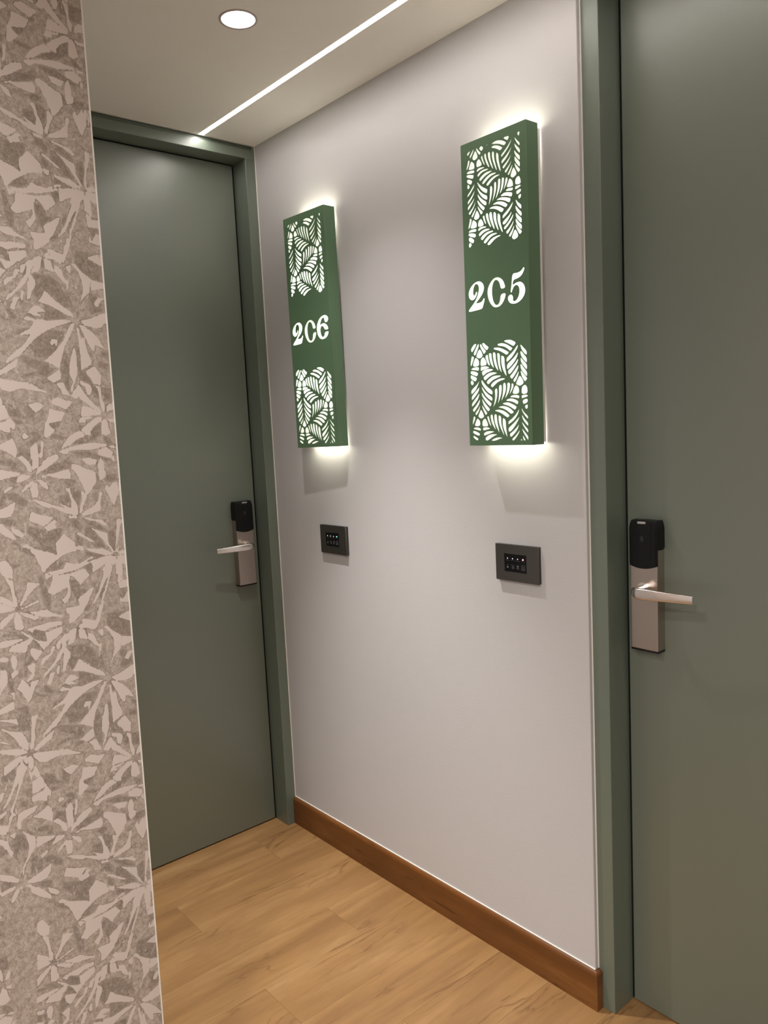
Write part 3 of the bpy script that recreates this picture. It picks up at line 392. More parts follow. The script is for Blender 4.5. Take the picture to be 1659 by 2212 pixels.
PAPER_LIGHT = '-2022,2271 -2007,2273 -1986,2264 -1962,2255 -1951,2247 -1944,2251 -1945,2259 -1946,2273 -1891,2265 -1892,2252 -1914,2251 -1933,2245 -1951,2234 -1971,2222 -1989,2203 -1993,2204 -1996,2216 -2007,2247 -2010,2256;-2102,2250 -2087,2253 -2079,2239 -2071,2222 -2074,2199 -2093,2205 -2100,2216 -2104,2222;-1989,2202 -1969,2190 -1985,2182;-1967,2190 -1946,2188 -1917,2188 -1879,2196 -1882,2159 -1891,2151 -1899,2167 -1917,2184 -1922,2169 -1922,2151 -1921,2124 -1939,2101 -1948,2115 -1934,2126 -1928,2137 -1927,2152 -1970,2134 -1985,2145 -1971,2168;-1983,2202 -1961,2203 -1937,2205 -1924,2224 -1912,2217 -1877,2212 -1879,2204 -1902,2197 -1931,2194 -1952,2191 -1966,2192;-2036,2183 -2004,2173 -2020,2161 -2038,2145 -2047,2132 -2062,2115 -2064,2121 -2053,2139 -2040,2164;-2093,2203 -2075,2193 -2075,2175 -2072,2154 -2068,2136 -2069,2119 -2074,2121 -2079,2135 -2079,2150 -2083,2176 -2088,2191;-2111,2157 -2095,2145 -2083,2135 -2074,2118 -2084,2122 -2105,2133 -2112,2140;-2113,2136 -2094,2125 -2074,2113 -2085,2109 -2115,2108;-2061,2111 -2041,2117 -2012,2127 -2009,2122 -2033,2115 -2052,2109;-2078,2105 -2077,2102 -2086,2088 -2102,2074 -2114,2064 -2120,2058 -2118,2082 -2101,2094;-2074,2103 -2068,2101 -2062,2089 -2061,2074 -2056,2056 -2068,2050 -2081,2056 -2080,2085;-2064,2101 -2043,2094 -2025,2084 -2012,2076 -2027,2072 -2036,2078 -2054,2089;-2042,2099 -2017,2095 -1992,2096 -1979,2084 -1966,2077 -1951,2071 -1951,2066 -1970,2072 -2003,2076 -2022,2085;-2050,2050 -2027,2054 -2007,2055 -1986,2058 -1954,2054 -1955,2044 -1973,2043 -1987,2042 -2005,2035 -2028,2047 -2037,2038;-2001,2030 -1955,2038 -1954,2023 -1976,2006 -1987,2009 -2000,2011;-1952,2009 -1917,2024 -1917,2012 -1920,1994 -1963,2003;-1938,2090 -1888,2088 -1890,2069 -1918,2047 -1930,2043 -1934,2052 -1928,2065 -1937,2079;-2070,2049 -2060,2044 -2041,2028 -2035,2019 -2044,2021;-1863,2255 -1820,2246 -1785,2227 -1810,2227 -1833,2236 -1857,2247;-1800,2253 -1792,2252 -1784,2237 -1779,2230 -1787,2234;-1771,2249 -1767,2248 -1772,2232 -1774,2232;-1769,2228 -1752,2233 -1752,2224 -1770,2223;-1772,2220 -1751,2218 -1752,2189 -1762,2200;-1850,2205 -1825,2218 -1810,2224 -1785,2222 -1802,2209 -1828,2194 -1852,2180;-1787,2220 -1778,2219 -1784,2200 -1790,2191 -1800,2208;-1801,2207 -1791,2190 -1798,2171 -1812,2132 -1824,2103 -1841,2076 -1854,2017 -1848,2065 -1833,2097 -1804,2165 -1809,2165 -1831,2126 -1845,2100 -1871,2077 -1858,2094 -1838,2126 -1820,2173 -1816,2188;-1775,2212 -1763,2195 -1762,2182 -1764,2152 -1771,2158 -1779,2173;-1779,2164 -1765,2147 -1780,2136;-1779,2133 -1764,2143 -1753,2144 -1752,2122 -1776,2121;-1914,2188 -1875,2196 -1862,2175 -1891,2153;-1917,2217 -1904,2215 -1874,2212 -1843,2219 -1828,2220 -1847,2214 -1880,2204 -1919,2200;-1852,2139 -1863,2117 -1879,2086 -1894,2072 -1924,2047 -1933,2042 -1929,2088 -1899,2090 -1902,2110 -1890,2118 -1880,2123 -1866,2134;-1890,2050 -1873,2059 -1853,2081 -1857,2071 -1879,2056;-1898,2046 -1890,2049 -1857,2036 -1862,2010 -1886,2022;-1849,2056 -1835,2082 -1826,2092 -1841,2045 -1856,2011 -1860,2015;-1790,2034 -1755,2047 -1753,2015 -1774,2027;-1779,2080 -1774,2101 -1770,2081 -1761,2095 -1753,2108 -1752,2073;-1852,2003 -1836,2009 -1839,1985 -1846,1991;-1835,2013 -1825,2015 -1810,1996 -1784,1976 -1785,1965 -1808,1970 -1819,1997;-1781,1972 -1752,1966 -1753,1958 -1782,1964;-1908,2030 -1897,2038 -1887,2021 -1904,2021;-1909,2021 -1891,2016 -1885,1986 -1908,1992;-1935,2022 -1914,2026 -1923,1995 -1937,1998;-1882,2005 -1864,1995 -1859,1981 -1882,1986;-2059,2038 -2048,2035 -2035,2021 -2047,2005 -2053,2003 -2068,2015 -2045,2022;-2123,2027 -2110,2029 -2067,2026 -2062,2022 -2085,2016 -2109,2010 -2125,2010;-2104,1997 -2093,2010 -2069,2015 -2052,2000 -2061,1984 -2092,1994;-2034,2018 -2011,2006 -1999,2003 -1996,2024 -1968,2018 -1991,1997 -2011,1982 -2017,1992 -2025,2008;-2047,1988 -2043,1993 -2012,1979 -2034,1955 -2039,1962 -2045,1972;-1973,1995 -1955,2006 -1959,1997 -1969,1974 -1975,1978;-1955,2005 -1949,2014 -1918,2007 -1927,1984 -1946,1979 -1934,2002 -1945,1994 -1949,1978 -1968,1946 -1999,1916 -2026,1893 -2013,1913 -1989,1935 -1961,1975;-1950,1974 -1938,1959 -1939,1947 -1948,1930 -1957,1906 -1964,1906 -1960,1941 -1954,1961;-1987,1987 -1977,1984 -1986,1967 -2001,1954 -2019,1939 -2023,1944 -2014,1959 -1994,1967;-1977,1925 -1971,1929 -1974,1906 -1979,1897 -1981,1914;-1999,1909 -1985,1910 -1992,1897 -2000,1876 -2011,1879 -2002,1899;-1904,1919 -1915,1933 -1923,1915 -1936,1901 -1906,1895;-2127,1985 -2108,1981 -2106,1973 -2113,1969 -2128,1974;-2101,1972 -2094,1986 -2086,1980 -2083,1962 -2092,1941 -2082,1931 -2102,1919 -2102,1932 -2093,1941 -2100,1954;-2130,1950 -2114,1946 -2113,1927 -2116,1905 -2128,1895 -2137,1877;-2060,1943 -2037,1951 -2042,1914 -2060,1898 -2065,1903 -2048,1921;-2092,1886 -2076,1911 -2062,1892 -2058,1877 -2053,1897 -2030,1899 -2044,1880 -2054,1854 -2065,1839 -2081,1875;-1969,1867 -1947,1890 -1933,1888 -1918,1875 -1946,1872 -1926,1860 -1952,1863 -1960,1869;-1979,1850 -1971,1861 -1942,1848 -1910,1847 -1912,1827 -1927,1818 -1952,1800 -1971,1781 -2000,1749 -2014,1753 -2006,1765 -1984,1782 -1963,1811 -1983,1809 -2007,1802 -1983,1815 -1963,1827 -1950,1847;-2111,1879 -2100,1880 -2104,1833 -2118,1829 -2142,1824 -2141,1839 -2119,1849 -2107,1853 -2104,1870;-2144,1811 -2102,1802 -2097,1783 -2114,1794 -2144,1807;-2061,1798 -2042,1798 -2050,1785 -2053,1765 -2064,1768;-1923,1916 -1914,1933 -1896,1913 -1864,1888 -1847,1877 -1840,1862 -1865,1871 -1888,1885 -1910,1895 -1937,1901;-1808,1984 -1784,1976 -1789,1936 -1809,1919 -1822,1893 -1830,1865 -1832,1868 -1822,1900 -1807,1937;-1781,1972 -1752,1965 -1753,1950 -1785,1941;-1824,1854 -1799,1859 -1754,1879 -1754,1851 -1762,1837 -1785,1835 -1811,1841;-1941,1854 -1912,1849 -1876,1855 -1846,1853 -1862,1845 -1893,1835 -1921,1822 -1954,1805 -1951,1841;-1846,1846 -1840,1846 -1843,1836 -1856,1811 -1874,1778 -1885,1750 -1894,1718 -1931,1739 -1907,1760 -1886,1782 -1871,1804 -1858,1832;-1828,1843 -1816,1841 -1794,1826 -1772,1800 -1758,1774 -1786,1788 -1789,1769 -1797,1771 -1807,1795 -1818,1821 -1823,1834;-1835,1834 -1828,1832 -1826,1800 -1816,1808 -1812,1774 -1801,1742 -1802,1730 -1832,1713 -1831,1754 -1832,1794;-1867,1720 -1849,1778 -1844,1773 -1843,1742 -1845,1704 -1860,1708;-1794,1726 -1786,1715 -1776,1693 -1782,1685 -1813,1694 -1821,1708;-1881,1986 -1881,2000 -1866,1996 -1859,1976 -1853,1958 -1863,1962;-1853,1963 -1845,1966 -1851,1936 -1854,1948;-1913,1789 -1908,1800 -1890,1797 -1903,1768 -1898,1791 -1911,1782;-1775,1911 -1765,1922 -1753,1922 -1768,1896 -1779,1902;-2146,1785 -2140,1784 -2119,1770 -2091,1761 -2084,1743 -2076,1722 -2079,1702 -2087,1709 -2099,1723 -2110,1746 -2124,1766;-2061,1781 -2052,1778 -2058,1736 -2064,1707 -2073,1700 -2068,1739;-2012,1759 -2005,1759 -1993,1761 -2006,1748 -2030,1733 -2041,1726 -2032,1740;-2002,1743 -2011,1721 -2035,1706 -2058,1695 -2065,1699 -2054,1709 -2030,1726;-2149,1750 -2139,1747 -2127,1736 -2150,1745;-2152,1726 -2103,1714 -2090,1708 -2080,1696 -2096,1696 -2111,1698 -2153,1716;-2068,1688 -2059,1689 -2034,1685 -1999,1678 -1979,1678 -1994,1662 -2011,1660 -2033,1653 -2053,1660 -2063,1676;-1974,1675 -1953,1660 -1931,1650 -1937,1649 -1954,1653 -1993,1660 -1986,1668;-2081,1689 -2098,1680 -2118,1665 -2148,1649 -2147,1674 -2127,1683 -2105,1692;-2078,1685 -2083,1669 -2086,1664 -2096,1679;-2077,1685 -2069,1682 -2068,1667 -2071,1650 -2077,1641 -2084,1657 -2081,1671;-2098,1677 -2087,1654 -2094,1643 -2101,1621 -2111,1599 -2123,1572 -2131,1551 -2140,1533 -2143,1544 -2127,1571 -2117,1598 -2108,1626 -2102,1636 -2111,1624 -2124,1605 -2140,1575 -2155,1557 -2166,1552 -2151,1570 -2132,1605 -2119,1636 -2111,1663;-2084,1651 -2079,1644 -2079,1633 -2073,1637 -2065,1654 -2062,1650 -2054,1621 -2060,1616 -2075,1632 -2077,1607 -2060,1615 -2050,1617 -2044,1595 -2039,1585 -2067,1574 -2079,1574 -2077,1599 -2081,1631;-2039,1582 -2028,1565 -2031,1548 -2042,1558 -2041,1539 -2066,1549 -2084,1549 -2080,1566 -2052,1572;-1989,1617 -1963,1623 -1943,1613 -1959,1602 -1970,1594;-2013,1529 -2006,1539 -1993,1528 -2008,1521;-2123,1527 -2095,1533 -2062,1535 -2085,1522 -2097,1517;-2073,1508 -2055,1517 -2039,1525 -2032,1507 -2029,1492;-1995,1495 -1976,1512 -1974,1493 -1975,1471 -1992,1477;-1964,1514 -1956,1510 -1960,1488 -1965,1467 -1968,1468;-2146,1623 -2140,1623 -2166,1572 -2164,1600 -2150,1606;-1931,1737 -1917,1739 -1890,1731 -1892,1719 -1918,1732;-1932,1690 -1894,1715 -1891,1700 -1893,1687 -1913,1678;-1908,1674 -1888,1679 -1872,1640 -1894,1646 -1897,1661;-1869,1638 -1844,1672 -1825,1640 -1805,1616 -1785,1595 -1784,1588 -1806,1602 -1827,1619 -1842,1630 -1844,1640 -1853,1631;-1865,1724 -1843,1718 -1847,1698 -1853,1681 -1865,1651 -1869,1654 -1859,1681 -1867,1699;-1840,1683 -1810,1671 -1806,1659 -1814,1640 -1822,1644 -1826,1665 -1838,1672;-1816,1710 -1776,1698 -1780,1670 -1800,1676 -1808,1691;-1796,1670 -1780,1664 -1780,1646 -1779,1627 -1773,1613 -1775,1591 -1780,1594 -1785,1610 -1786,1636 -1789,1653;-1755,1620 -1753,1598 -1769,1590 -1766,1607;-1839,1611 -1822,1607 -1799,1595 -1784,1584 -1808,1582 -1846,1581 -1843,1596;-1854,1563 -1847,1577 -1807,1578 -1825,1571 -1835,1571 -1832,1562;-1848,1542 -1830,1557 -1799,1577 -1783,1577 -1787,1565 -1811,1550 -1822,1535 -1823,1524 -1837,1528;-1786,1561 -1777,1573 -1768,1560 -1765,1541 -1761,1529 -1776,1521 -1789,1527 -1789,1548;-1769,1572 -1753,1570 -1753,1561 -1762,1562;-1911,1489 -1898,1508 -1882,1525 -1853,1540 -1837,1525 -1865,1514 -1885,1499;-1918,1482 -1885,1492 -1842,1501 -1817,1502 -1772,1496 -1784,1490 -1802,1487 -1823,1482 -1864,1485 -1886,1483 -1899,1472;-1778,1490 -1756,1492 -1755,1482;-1804,1480 -1779,1487 -1759,1472 -1769,1454 -1805,1467;-1766,1453 -1757,1464 -1757,1441;-1933,1604 -1890,1593 -1903,1569 -1939,1564 -1934,1553 -1920,1543 -1948,1521 -1953,1526 -1948,1562 -1938,1580;-1926,1627 -1906,1636 -1885,1626 -1864,1624 -1874,1613 -1888,1600 -1902,1609 -1925,1619;-1854,1458 -1838,1459 -1810,1452 -1816,1438 -1840,1440;-1804,1448 -1798,1458 -1791,1442 -1791,1422 -1799,1409 -1808,1419 -1810,1436;-1883,1444 -1868,1441 -1817,1412 -1887,1438;-1953,1463 -1926,1475 -1922,1475 -1919,1467 -1943,1459;-2123,1526 -2106,1534 -2074,1522 -2100,1512 -2117,1505 -2118,1483 -2124,1483 -2129,1493;-2169,1544 -2150,1548 -2152,1540 -2170,1530;-2146,1527 -2135,1536 -2126,1527 -2134,1527 -2143,1514 -2154,1484 -2157,1491 -2148,1513;-2084,1505 -2055,1515 -2032,1507 -2030,1486 -2034,1472 -2052,1487;-2031,1472 -2018,1477 -2001,1458 -1995,1442 -1996,1428 -2005,1433 -2013,1453;-1995,1493 -1976,1486 -1974,1454 -1976,1444 -1993,1433 -1992,1461;-1968,1483 -1962,1481 -1968,1463 -1970,1471;-1944,1469 -1945,1459 -1971,1431 -1987,1418 -1981,1435;-1966,1454 -1944,1471 -1944,1466 -1965,1449;-1986,1414 -1964,1417 -1948,1422 -1949,1417 -1973,1414;-2172,1513 -2154,1505 -2158,1481 -2174,1487;-2150,1475 -2133,1478 -2139,1458 -2144,1468;-2117,1478 -2107,1465 -2094,1454 -2083,1446 -2087,1413 -2096,1402 -2109,1384 -2119,1368 -2128,1339 -2131,1341 -2123,1370 -2108,1399 -2102,1427 -2107,1453;-2079,1443 -2043,1432 -2025,1428 -2036,1422 -2083,1413;-2021,1425 -2000,1418 -2005,1413 -2017,1408 -2045,1401 -2030,1420;-1995,1406 -2004,1390 -2023,1376 -2033,1371 -2016,1392;-1986,1408 -1974,1404 -1960,1396 -1955,1377 -1967,1382;-1996,1400 -1986,1396 -1984,1376 -1987,1357 -2001,1359 -2004,1381;-2012,1351 -1993,1351 -1956,1337 -1957,1322 -1983,1337 -1994,1347;-2061,1392 -2047,1394 -2059,1383 -2071,1377 -2076,1381;-2009,1319 -1983,1306 -1959,1299 -1961,1285 -1976,1274 -2016,1294;-1961,1277 -1963,1259 -1969,1258 -1977,1271;-2122,1322 -2104,1327 -2075,1337 -2046,1351 -2053,1325 -2064,1311 -2080,1309 -2099,1311;-2185,1373 -2154,1356 -2138,1340 -2140,1330 -2164,1342 -2187,1357;-2190,1318 -2169,1322 -2143,1323 -2156,1313 -2192,1305;-2137,1315 -2140,1303 -2149,1289 -2157,1277 -2165,1280 -2153,1306;-2135,1314 -2131,1313 -2132,1295 -2135,1296;-2124,1314 -2110,1311 -2098,1296 -2087,1293 -2066,1266 -2057,1255 -2055,1243 -2081,1258 -2092,1269 -2107,1284 -2111,1301;-2064,1281 -2044,1269 -2031,1254 -2040,1249 -2059,1263;-2176,1473 -2168,1470 -2156,1458 -2154,1436 -2145,1424 -2150,1410 -2161,1434 -2170,1453 -2177,1460;-2036,1228 -2028,1229 -2006,1211 -1969,1197 -1969,1191 -2041,1223;-2133,1430 -2134,1410 -2132,1397 -2137,1402;-2116,1439 -2115,1426 -2116,1422;-1888,1432 -1876,1444 -1846,1427 -1819,1416 -1818,1388 -1832,1367 -1848,1350 -1856,1373 -1865,1396 -1875,1419;-1957,1417 -1924,1424 -1896,1431 -1889,1417 -1894,1402 -1921,1405;-1966,1454 -1938,1472 -1917,1464 -1949,1441 -1968,1430;-1969,1417 -1959,1417 -1961,1412 -1970,1411;-1910,1376 -1896,1375 -1891,1348 -1880,1324 -1878,1310 -1881,1295 -1901,1300 -1916,1305 -1942,1321 -1977,1337 -1976,1345 -1933,1325 -1914,1317 -1927,1334 -1897,1316 -1895,1337 -1900,1361;-1864,1363 -1858,1362 -1848,1347 -1858,1330 -1867,1304 -1873,1297 -1874,1310 -1865,1334;-1871,1292 -1860,1303 -1830,1317 -1816,1334 -1812,1356 -1803,1355 -1810,1332 -1812,1306 -1816,1301 -1848,1293;-1809,1302 -1789,1302 -1793,1299;-1866,1287 -1828,1276 -1810,1273 -1803,1264 -1795,1256 -1805,1255 -1831,1272 -1850,1277;-1909,1297 -1883,1291 -1881,1285 -1905,1289;-1793,1367 -1786,1379 -1781,1364 -1772,1377 -1766,1386 -1765,1374 -1755,1389 -1756,1346 -1770,1314 -1778,1326 -1787,1349;-1807,1423 -1786,1415 -1789,1400 -1806,1390 -1809,1409;-1767,1271 -1756,1270 -1755,1259 -1768,1211 -1776,1172 -1779,1173 -1772,1213;-1849,1255 -1812,1236 -1800,1233 -1798,1204 -1787,1179 -1796,1188 -1812,1211 -1832,1238;-1980,1303 -1950,1297 -1961,1284 -1982,1275;-1975,1268 -1947,1289 -1938,1282 -1948,1278 -1943,1265 -1969,1260;-1890,1247 -1875,1239 -1858,1226 -1835,1208 -1852,1214 -1870,1228 -1891,1242;-1950,1221 -1936,1234 -1926,1245 -1896,1217 -1895,1193 -1923,1194 -1947,1184 -1950,1197;-1889,1207 -1872,1201 -1875,1188 -1889,1195;-1868,1194 -1826,1187 -1819,1189 -1788,1170 -1788,1167 -1814,1169 -1852,1185;-1773,1169 -1755,1177 -1756,1168 -1771,1167;-1775,1157 -1757,1159 -1756,1131 -1768,1142;-1853,1148 -1831,1160 -1813,1163 -1806,1150 -1830,1140 -1849,1136;-1805,1163 -1790,1163 -1804,1151;-1806,1148 -1796,1135 -1801,1113 -1823,1123;-1801,1148 -1787,1158 -1794,1134;-1781,1152 -1767,1133 -1765,1097 -1782,1105;-1886,1152 -1853,1168 -1837,1166 -1867,1157 -1877,1148'
PAPER_DARK = '-2006,2192 -1993,2192 -1990,2166 -1978,2137 -1978,2117 -1982,2095 -1992,2099 -1999,2121 -2003,2165;-2053,2288 -2033,2285 -2026,2275 -2009,2254 -2007,2247 -2022,2256 -2045,2272;-2079,2243 -2047,2235 -2054,2231 -2069,2226;-2101,2055 -2078,2049 -2052,2025 -2070,2033 -2095,2047;-1987,2205 -1963,2231 -1941,2241 -1942,2230 -1925,2226 -1938,2214 -1955,2205 -1972,2207;-1910,2167 -1892,2155 -1894,2125 -1900,2102 -1909,2116 -1921,2143 -1920,2169;-2014,2282 -1948,2266 -1944,2251 -1951,2247 -1981,2263 -2007,2275;-2077,2122 -2065,2114 -2042,2100 -2076,2108;-2050,2043 -2028,2047 -2002,2032 -2000,2011 -2033,2019;-1866,2245 -1820,2230 -1816,2226 -1834,2221 -1857,2231 -1871,2240;-1873,2206 -1828,2219 -1847,2208 -1853,2182 -1862,2177 -1871,2195;-1830,2135 -1808,2159 -1818,2136 -1833,2097 -1840,2103;-1836,2151 -1832,2148 -1844,2115 -1852,2119 -1848,2134;-1909,2173 -1894,2152 -1894,2139 -1876,2136 -1875,2119 -1889,2126 -1903,2098 -1913,2120 -1915,2142;-1779,2120 -1752,2119 -1757,2102 -1769,2093 -1770,2109;-1819,2052 -1755,2047 -1789,2035 -1761,2020 -1754,2012 -1754,1968 -1782,1976 -1808,1995 -1825,2017;-1881,2088 -1862,2092 -1875,2070 -1889,2073;-1891,2025 -1884,2017 -1884,1986 -1888,1987;-1916,2024 -1911,2023 -1910,1992 -1921,1994;-1820,2247 -1817,2247 -1800,2208 -1788,2190 -1791,2189 -1802,2207;-1814,2228 -1785,2224 -1785,2221 -1814,2225;-2121,2051 -2059,2035 -2045,2022 -2067,2025 -2083,2037 -2122,2042;-2034,2018 -2024,2008 -2012,1981 -2041,1996 -2052,1993 -2043,2002;-2061,1987 -2047,1993 -2046,1972 -2036,1960 -2057,1944 -2061,1914 -2070,1915 -2067,1952;-2038,2033 -2000,2025 -1998,2005 -2011,2007 -2031,2017;-2111,1963 -2100,1972 -2101,1931 -2096,1916 -2099,1880 -2111,1883 -2114,1906 -2112,1934;-1956,2002 -1950,1998 -1966,1968 -1968,1975;-2023,1882 -2012,1878 -1992,1853 -2004,1849 -2018,1857;-2048,1865 -2019,1851 -2005,1848 -2025,1844 -2043,1855;-1996,1823 -1964,1828 -1982,1811 -2005,1806;-1943,1978 -1899,1974 -1904,1919 -1915,1934 -1936,1902 -1948,1924 -1939,1949;-2128,1971 -2114,1968 -2116,1948 -2130,1952;-1969,1865 -1956,1871 -1943,1853 -1961,1859;-2102,1833 -2069,1832 -2062,1798 -2062,1768 -2097,1778 -2100,1801 -2088,1817;-1972,1778 -1912,1826 -1915,1793 -1928,1750 -1956,1758;-1899,1927 -1863,1930 -1840,1934 -1846,1919 -1839,1891 -1864,1889 -1896,1913;-1905,1977 -1878,1962 -1860,1938 -1863,1930 -1899,1927 -1908,1929;-1790,1935 -1768,1925 -1772,1910 -1756,1906 -1755,1884 -1790,1873 -1796,1887 -1785,1903 -1793,1918;-1930,1815 -1909,1825 -1870,1823 -1874,1805 -1898,1773 -1956,1789 -1951,1806;-1956,1789 -1898,1773 -1921,1748 -1960,1747;-1921,1896 -1888,1885 -1857,1861 -1912,1852 -1924,1851 -1921,1871;-1829,1838 -1818,1820 -1807,1776 -1814,1787 -1822,1810 -1830,1820;-1843,1784 -1832,1779 -1834,1739 -1832,1714 -1843,1710 -1842,1757;-1780,1741 -1754,1732 -1757,1717 -1782,1721;-1771,1769 -1752,1766 -1754,1748 -1768,1755;-1832,1711 -1792,1730 -1796,1725 -1828,1705;-1884,1753 -1875,1769 -1864,1747 -1864,1719 -1891,1717;-2040,1621 -2014,1611 -2010,1591 -1973,1572 -2040,1586 -2045,1597;-1997,1622 -1989,1616 -1971,1595 -1976,1575 -1995,1586 -1993,1608;-2035,1582 -2000,1566 -2024,1561;-2125,1787 -2101,1784 -2062,1782 -2066,1762 -2091,1762 -2103,1770;-1975,1706 -1949,1708 -1923,1704 -1933,1694 -1962,1698 -1991,1692 -2005,1683 -1998,1696;-1939,1688 -1925,1684 -1941,1672 -1951,1681;-1996,1539 -1976,1542 -1962,1533 -1963,1520 -1994,1501 -2011,1507 -1980,1525;-2052,1539 -2039,1539 -2039,1526 -2052,1523;-2101,1588 -2079,1592 -2081,1563 -2094,1571;-2159,1647 -2118,1665 -2117,1642 -2127,1627 -2145,1630 -2160,1636;-1999,1749 -1986,1750 -1921,1731 -1923,1707 -1960,1715 -1990,1733;-2080,1700 -2069,1697 -2056,1693 -2070,1687 -2079,1688;-2098,1678 -2095,1679 -2075,1642 -2080,1638;-1975,1503 -1965,1502 -1968,1468 -1975,1471;-2076,1603 -2054,1617 -2052,1615 -2075,1600;-2113,1562 -2093,1558 -2095,1538 -2112,1547;-1941,1563 -1903,1569 -1910,1552 -1927,1547 -1934,1554;-1859,1546 -1853,1561 -1843,1550 -1850,1542;-1889,1600 -1875,1601 -1879,1592 -1888,1592;-1837,1525 -1811,1547 -1794,1561 -1788,1551 -1791,1526 -1821,1508 -1850,1499 -1878,1501 -1862,1513;-1783,1521 -1767,1514 -1756,1495 -1775,1496 -1786,1509;-1780,1664 -1753,1662 -1755,1622 -1776,1623 -1779,1637;-1843,1718 -1819,1707 -1806,1684 -1801,1670 -1782,1646 -1786,1630 -1804,1634 -1808,1659 -1811,1673 -1840,1688;-1890,1731 -1865,1724 -1867,1699 -1871,1647 -1888,1684 -1892,1708;-1874,1479 -1833,1479 -1802,1464 -1768,1450 -1781,1445 -1841,1459 -1877,1474;-1939,1531 -1924,1532 -1886,1520 -1902,1514 -1925,1519;-1908,1674 -1892,1685 -1891,1681 -1913,1674;-1915,1449 -1881,1472 -1895,1454 -1889,1447 -1884,1437;-1949,1718 -1905,1717 -1932,1692 -1951,1698;-1945,1685 -1935,1690 -1917,1678 -1938,1674;-2170,1534 -2160,1532 -2158,1521 -2165,1513 -2172,1516;-2087,1471 -2074,1469 -2049,1468 -2042,1464 -2048,1448 -2078,1457;-2114,1478 -2101,1475 -2081,1449 -2097,1458;-2136,1474 -2118,1468 -2104,1443 -2105,1419 -2115,1412 -2139,1436 -2147,1436 -2153,1447;-2143,1436 -2133,1433 -2132,1397 -2139,1397 -2147,1415;-2177,1454 -2162,1448 -2156,1426 -2181,1420;-2176,1385 -2160,1386 -2158,1365 -2170,1372;-2041,1462 -2032,1459 -2035,1434 -2053,1439;-2104,1382 -2075,1396 -2093,1350 -2105,1337 -2103,1366;-2090,1349 -2077,1377 -2069,1373 -2071,1343 -2094,1336 -2102,1338;-2043,1375 -2015,1349 -2018,1333 -2038,1339 -2044,1350 -2064,1358 -2068,1375;-2188,1340 -2177,1348 -2158,1340 -2144,1326 -2177,1324 -2190,1321;-2091,1307 -2069,1305 -2050,1299 -2051,1285 -2063,1281 -2082,1292;-2020,1278 -1963,1259 -1968,1203 -1991,1217 -2003,1239 -2025,1261;-2056,1259 -2044,1251 -2046,1245 -2056,1253;-2071,1237 -2062,1243 -2040,1223;-2029,1419 -2017,1408 -2045,1401 -2054,1407 -2054,1420;-2022,1500 -1995,1490 -1994,1457 -2012,1468 -2031,1472;-2081,1444 -2079,1443 -2083,1413 -2085,1414;-1916,1295 -1908,1295 -1906,1286 -1884,1283 -1870,1263 -1875,1245 -1898,1263 -1917,1265 -1903,1277;-1864,1257 -1850,1257 -1831,1234 -1803,1187 -1838,1194 -1852,1212 -1835,1208 -1867,1232;-1871,1286 -1828,1270 -1800,1241 -1811,1238 -1851,1261;-1927,1356 -1899,1355 -1897,1318 -1930,1336;-1894,1383 -1864,1363 -1869,1342 -1874,1322 -1883,1325 -1894,1352;-1897,1402 -1876,1397 -1878,1388 -1897,1378 -1913,1395;-1787,1406 -1767,1408 -1756,1404 -1757,1389 -1769,1384 -1786,1382 -1793,1393;-1819,1414 -1810,1408 -1806,1390 -1818,1388;-1795,1236 -1776,1245 -1774,1210 -1781,1176 -1788,1182 -1796,1209;-1870,1190 -1824,1171 -1837,1167 -1866,1170;-1891,1239 -1871,1222 -1876,1201 -1892,1215;-1882,1302 -1871,1294 -1874,1286 -1882,1292;-1837,1382 -1825,1400 -1825,1394 -1833,1382;-1967,1443 -1922,1450 -1885,1452 -1882,1441 -1924,1424 -1957,1419 -1969,1420;-1944,1264 -1926,1261 -1936,1234 -1950,1221 -1947,1180 -1989,1200 -1984,1252 -1969,1258;-1824,1186 -1821,1186 -1794,1136 -1797,1136'


# ---------------------------------------------------------------- room shell
XE = 1.1555        # right end of the sign wall
XJ = 1.195         # inner edge of the right door frame
YC = 0.0113        # face of the right door frame
YL = 0.0796        # face of the right door leaf
XL = -0.0704       # face of the left door leaf
WX = 0.9369        # face of the wallpapered partition

def wall_edge(z):  # far edge of the wallpapered partition leans a few millimetres
    return -0.8806 + 0.0056 * z

o = obj('wall_back', nbox(0.0, XE, 0.0, 0.14, 0.0, H + 0.02, 0.0012, 1), M_WALL)
tag(o, kind='structure')
o = obj('wall_back', nbox(2.0595, 3.35, 0.0113, 0.14, 0.0, H + 0.02), M_WALL)
tag(o, kind='structure')
o = obj('wall_right', nbox(3.35, 3.45, -2.75, 0.14, 0.0, H + 0.02), M_TAUPE)
tag(o, kind='structure')
o = obj('wall_far', nbox(-0.16, -0.0080, -0.94, 0.14, 2.1272, H + 0.02), M_FRAME)
tag(o, kind='structure')

# the wallpapered partition: plaster core + printed sheet glued on its corridor face
bm = bmesh.new()
vs = []
for z in (0.0, H + 0.01):
    e = wall_edge(z)
    vs += [bm.verts.new((WX - 0.0012, -2.75, z)), bm.verts.new((WX - 0.0012, e - 0.0005, z)), bm.verts.new((-0.16, e - 0.0005, z)), bm.verts.new((-0.16, -2.75, z))]
for f in ((3, 2, 1, 0), (4, 5, 6, 7), (0, 1, 5, 4), (1, 2, 6, 5), (2, 3, 7, 6), (3, 0, 4, 7)):
    bm.faces.new([vs[i] for i in f])
bmesh.ops.recalc_face_normals(bm, faces=bm.faces)
partition = obj('wall_left', bm, M_WALL)
tag(partition, kind='structure')
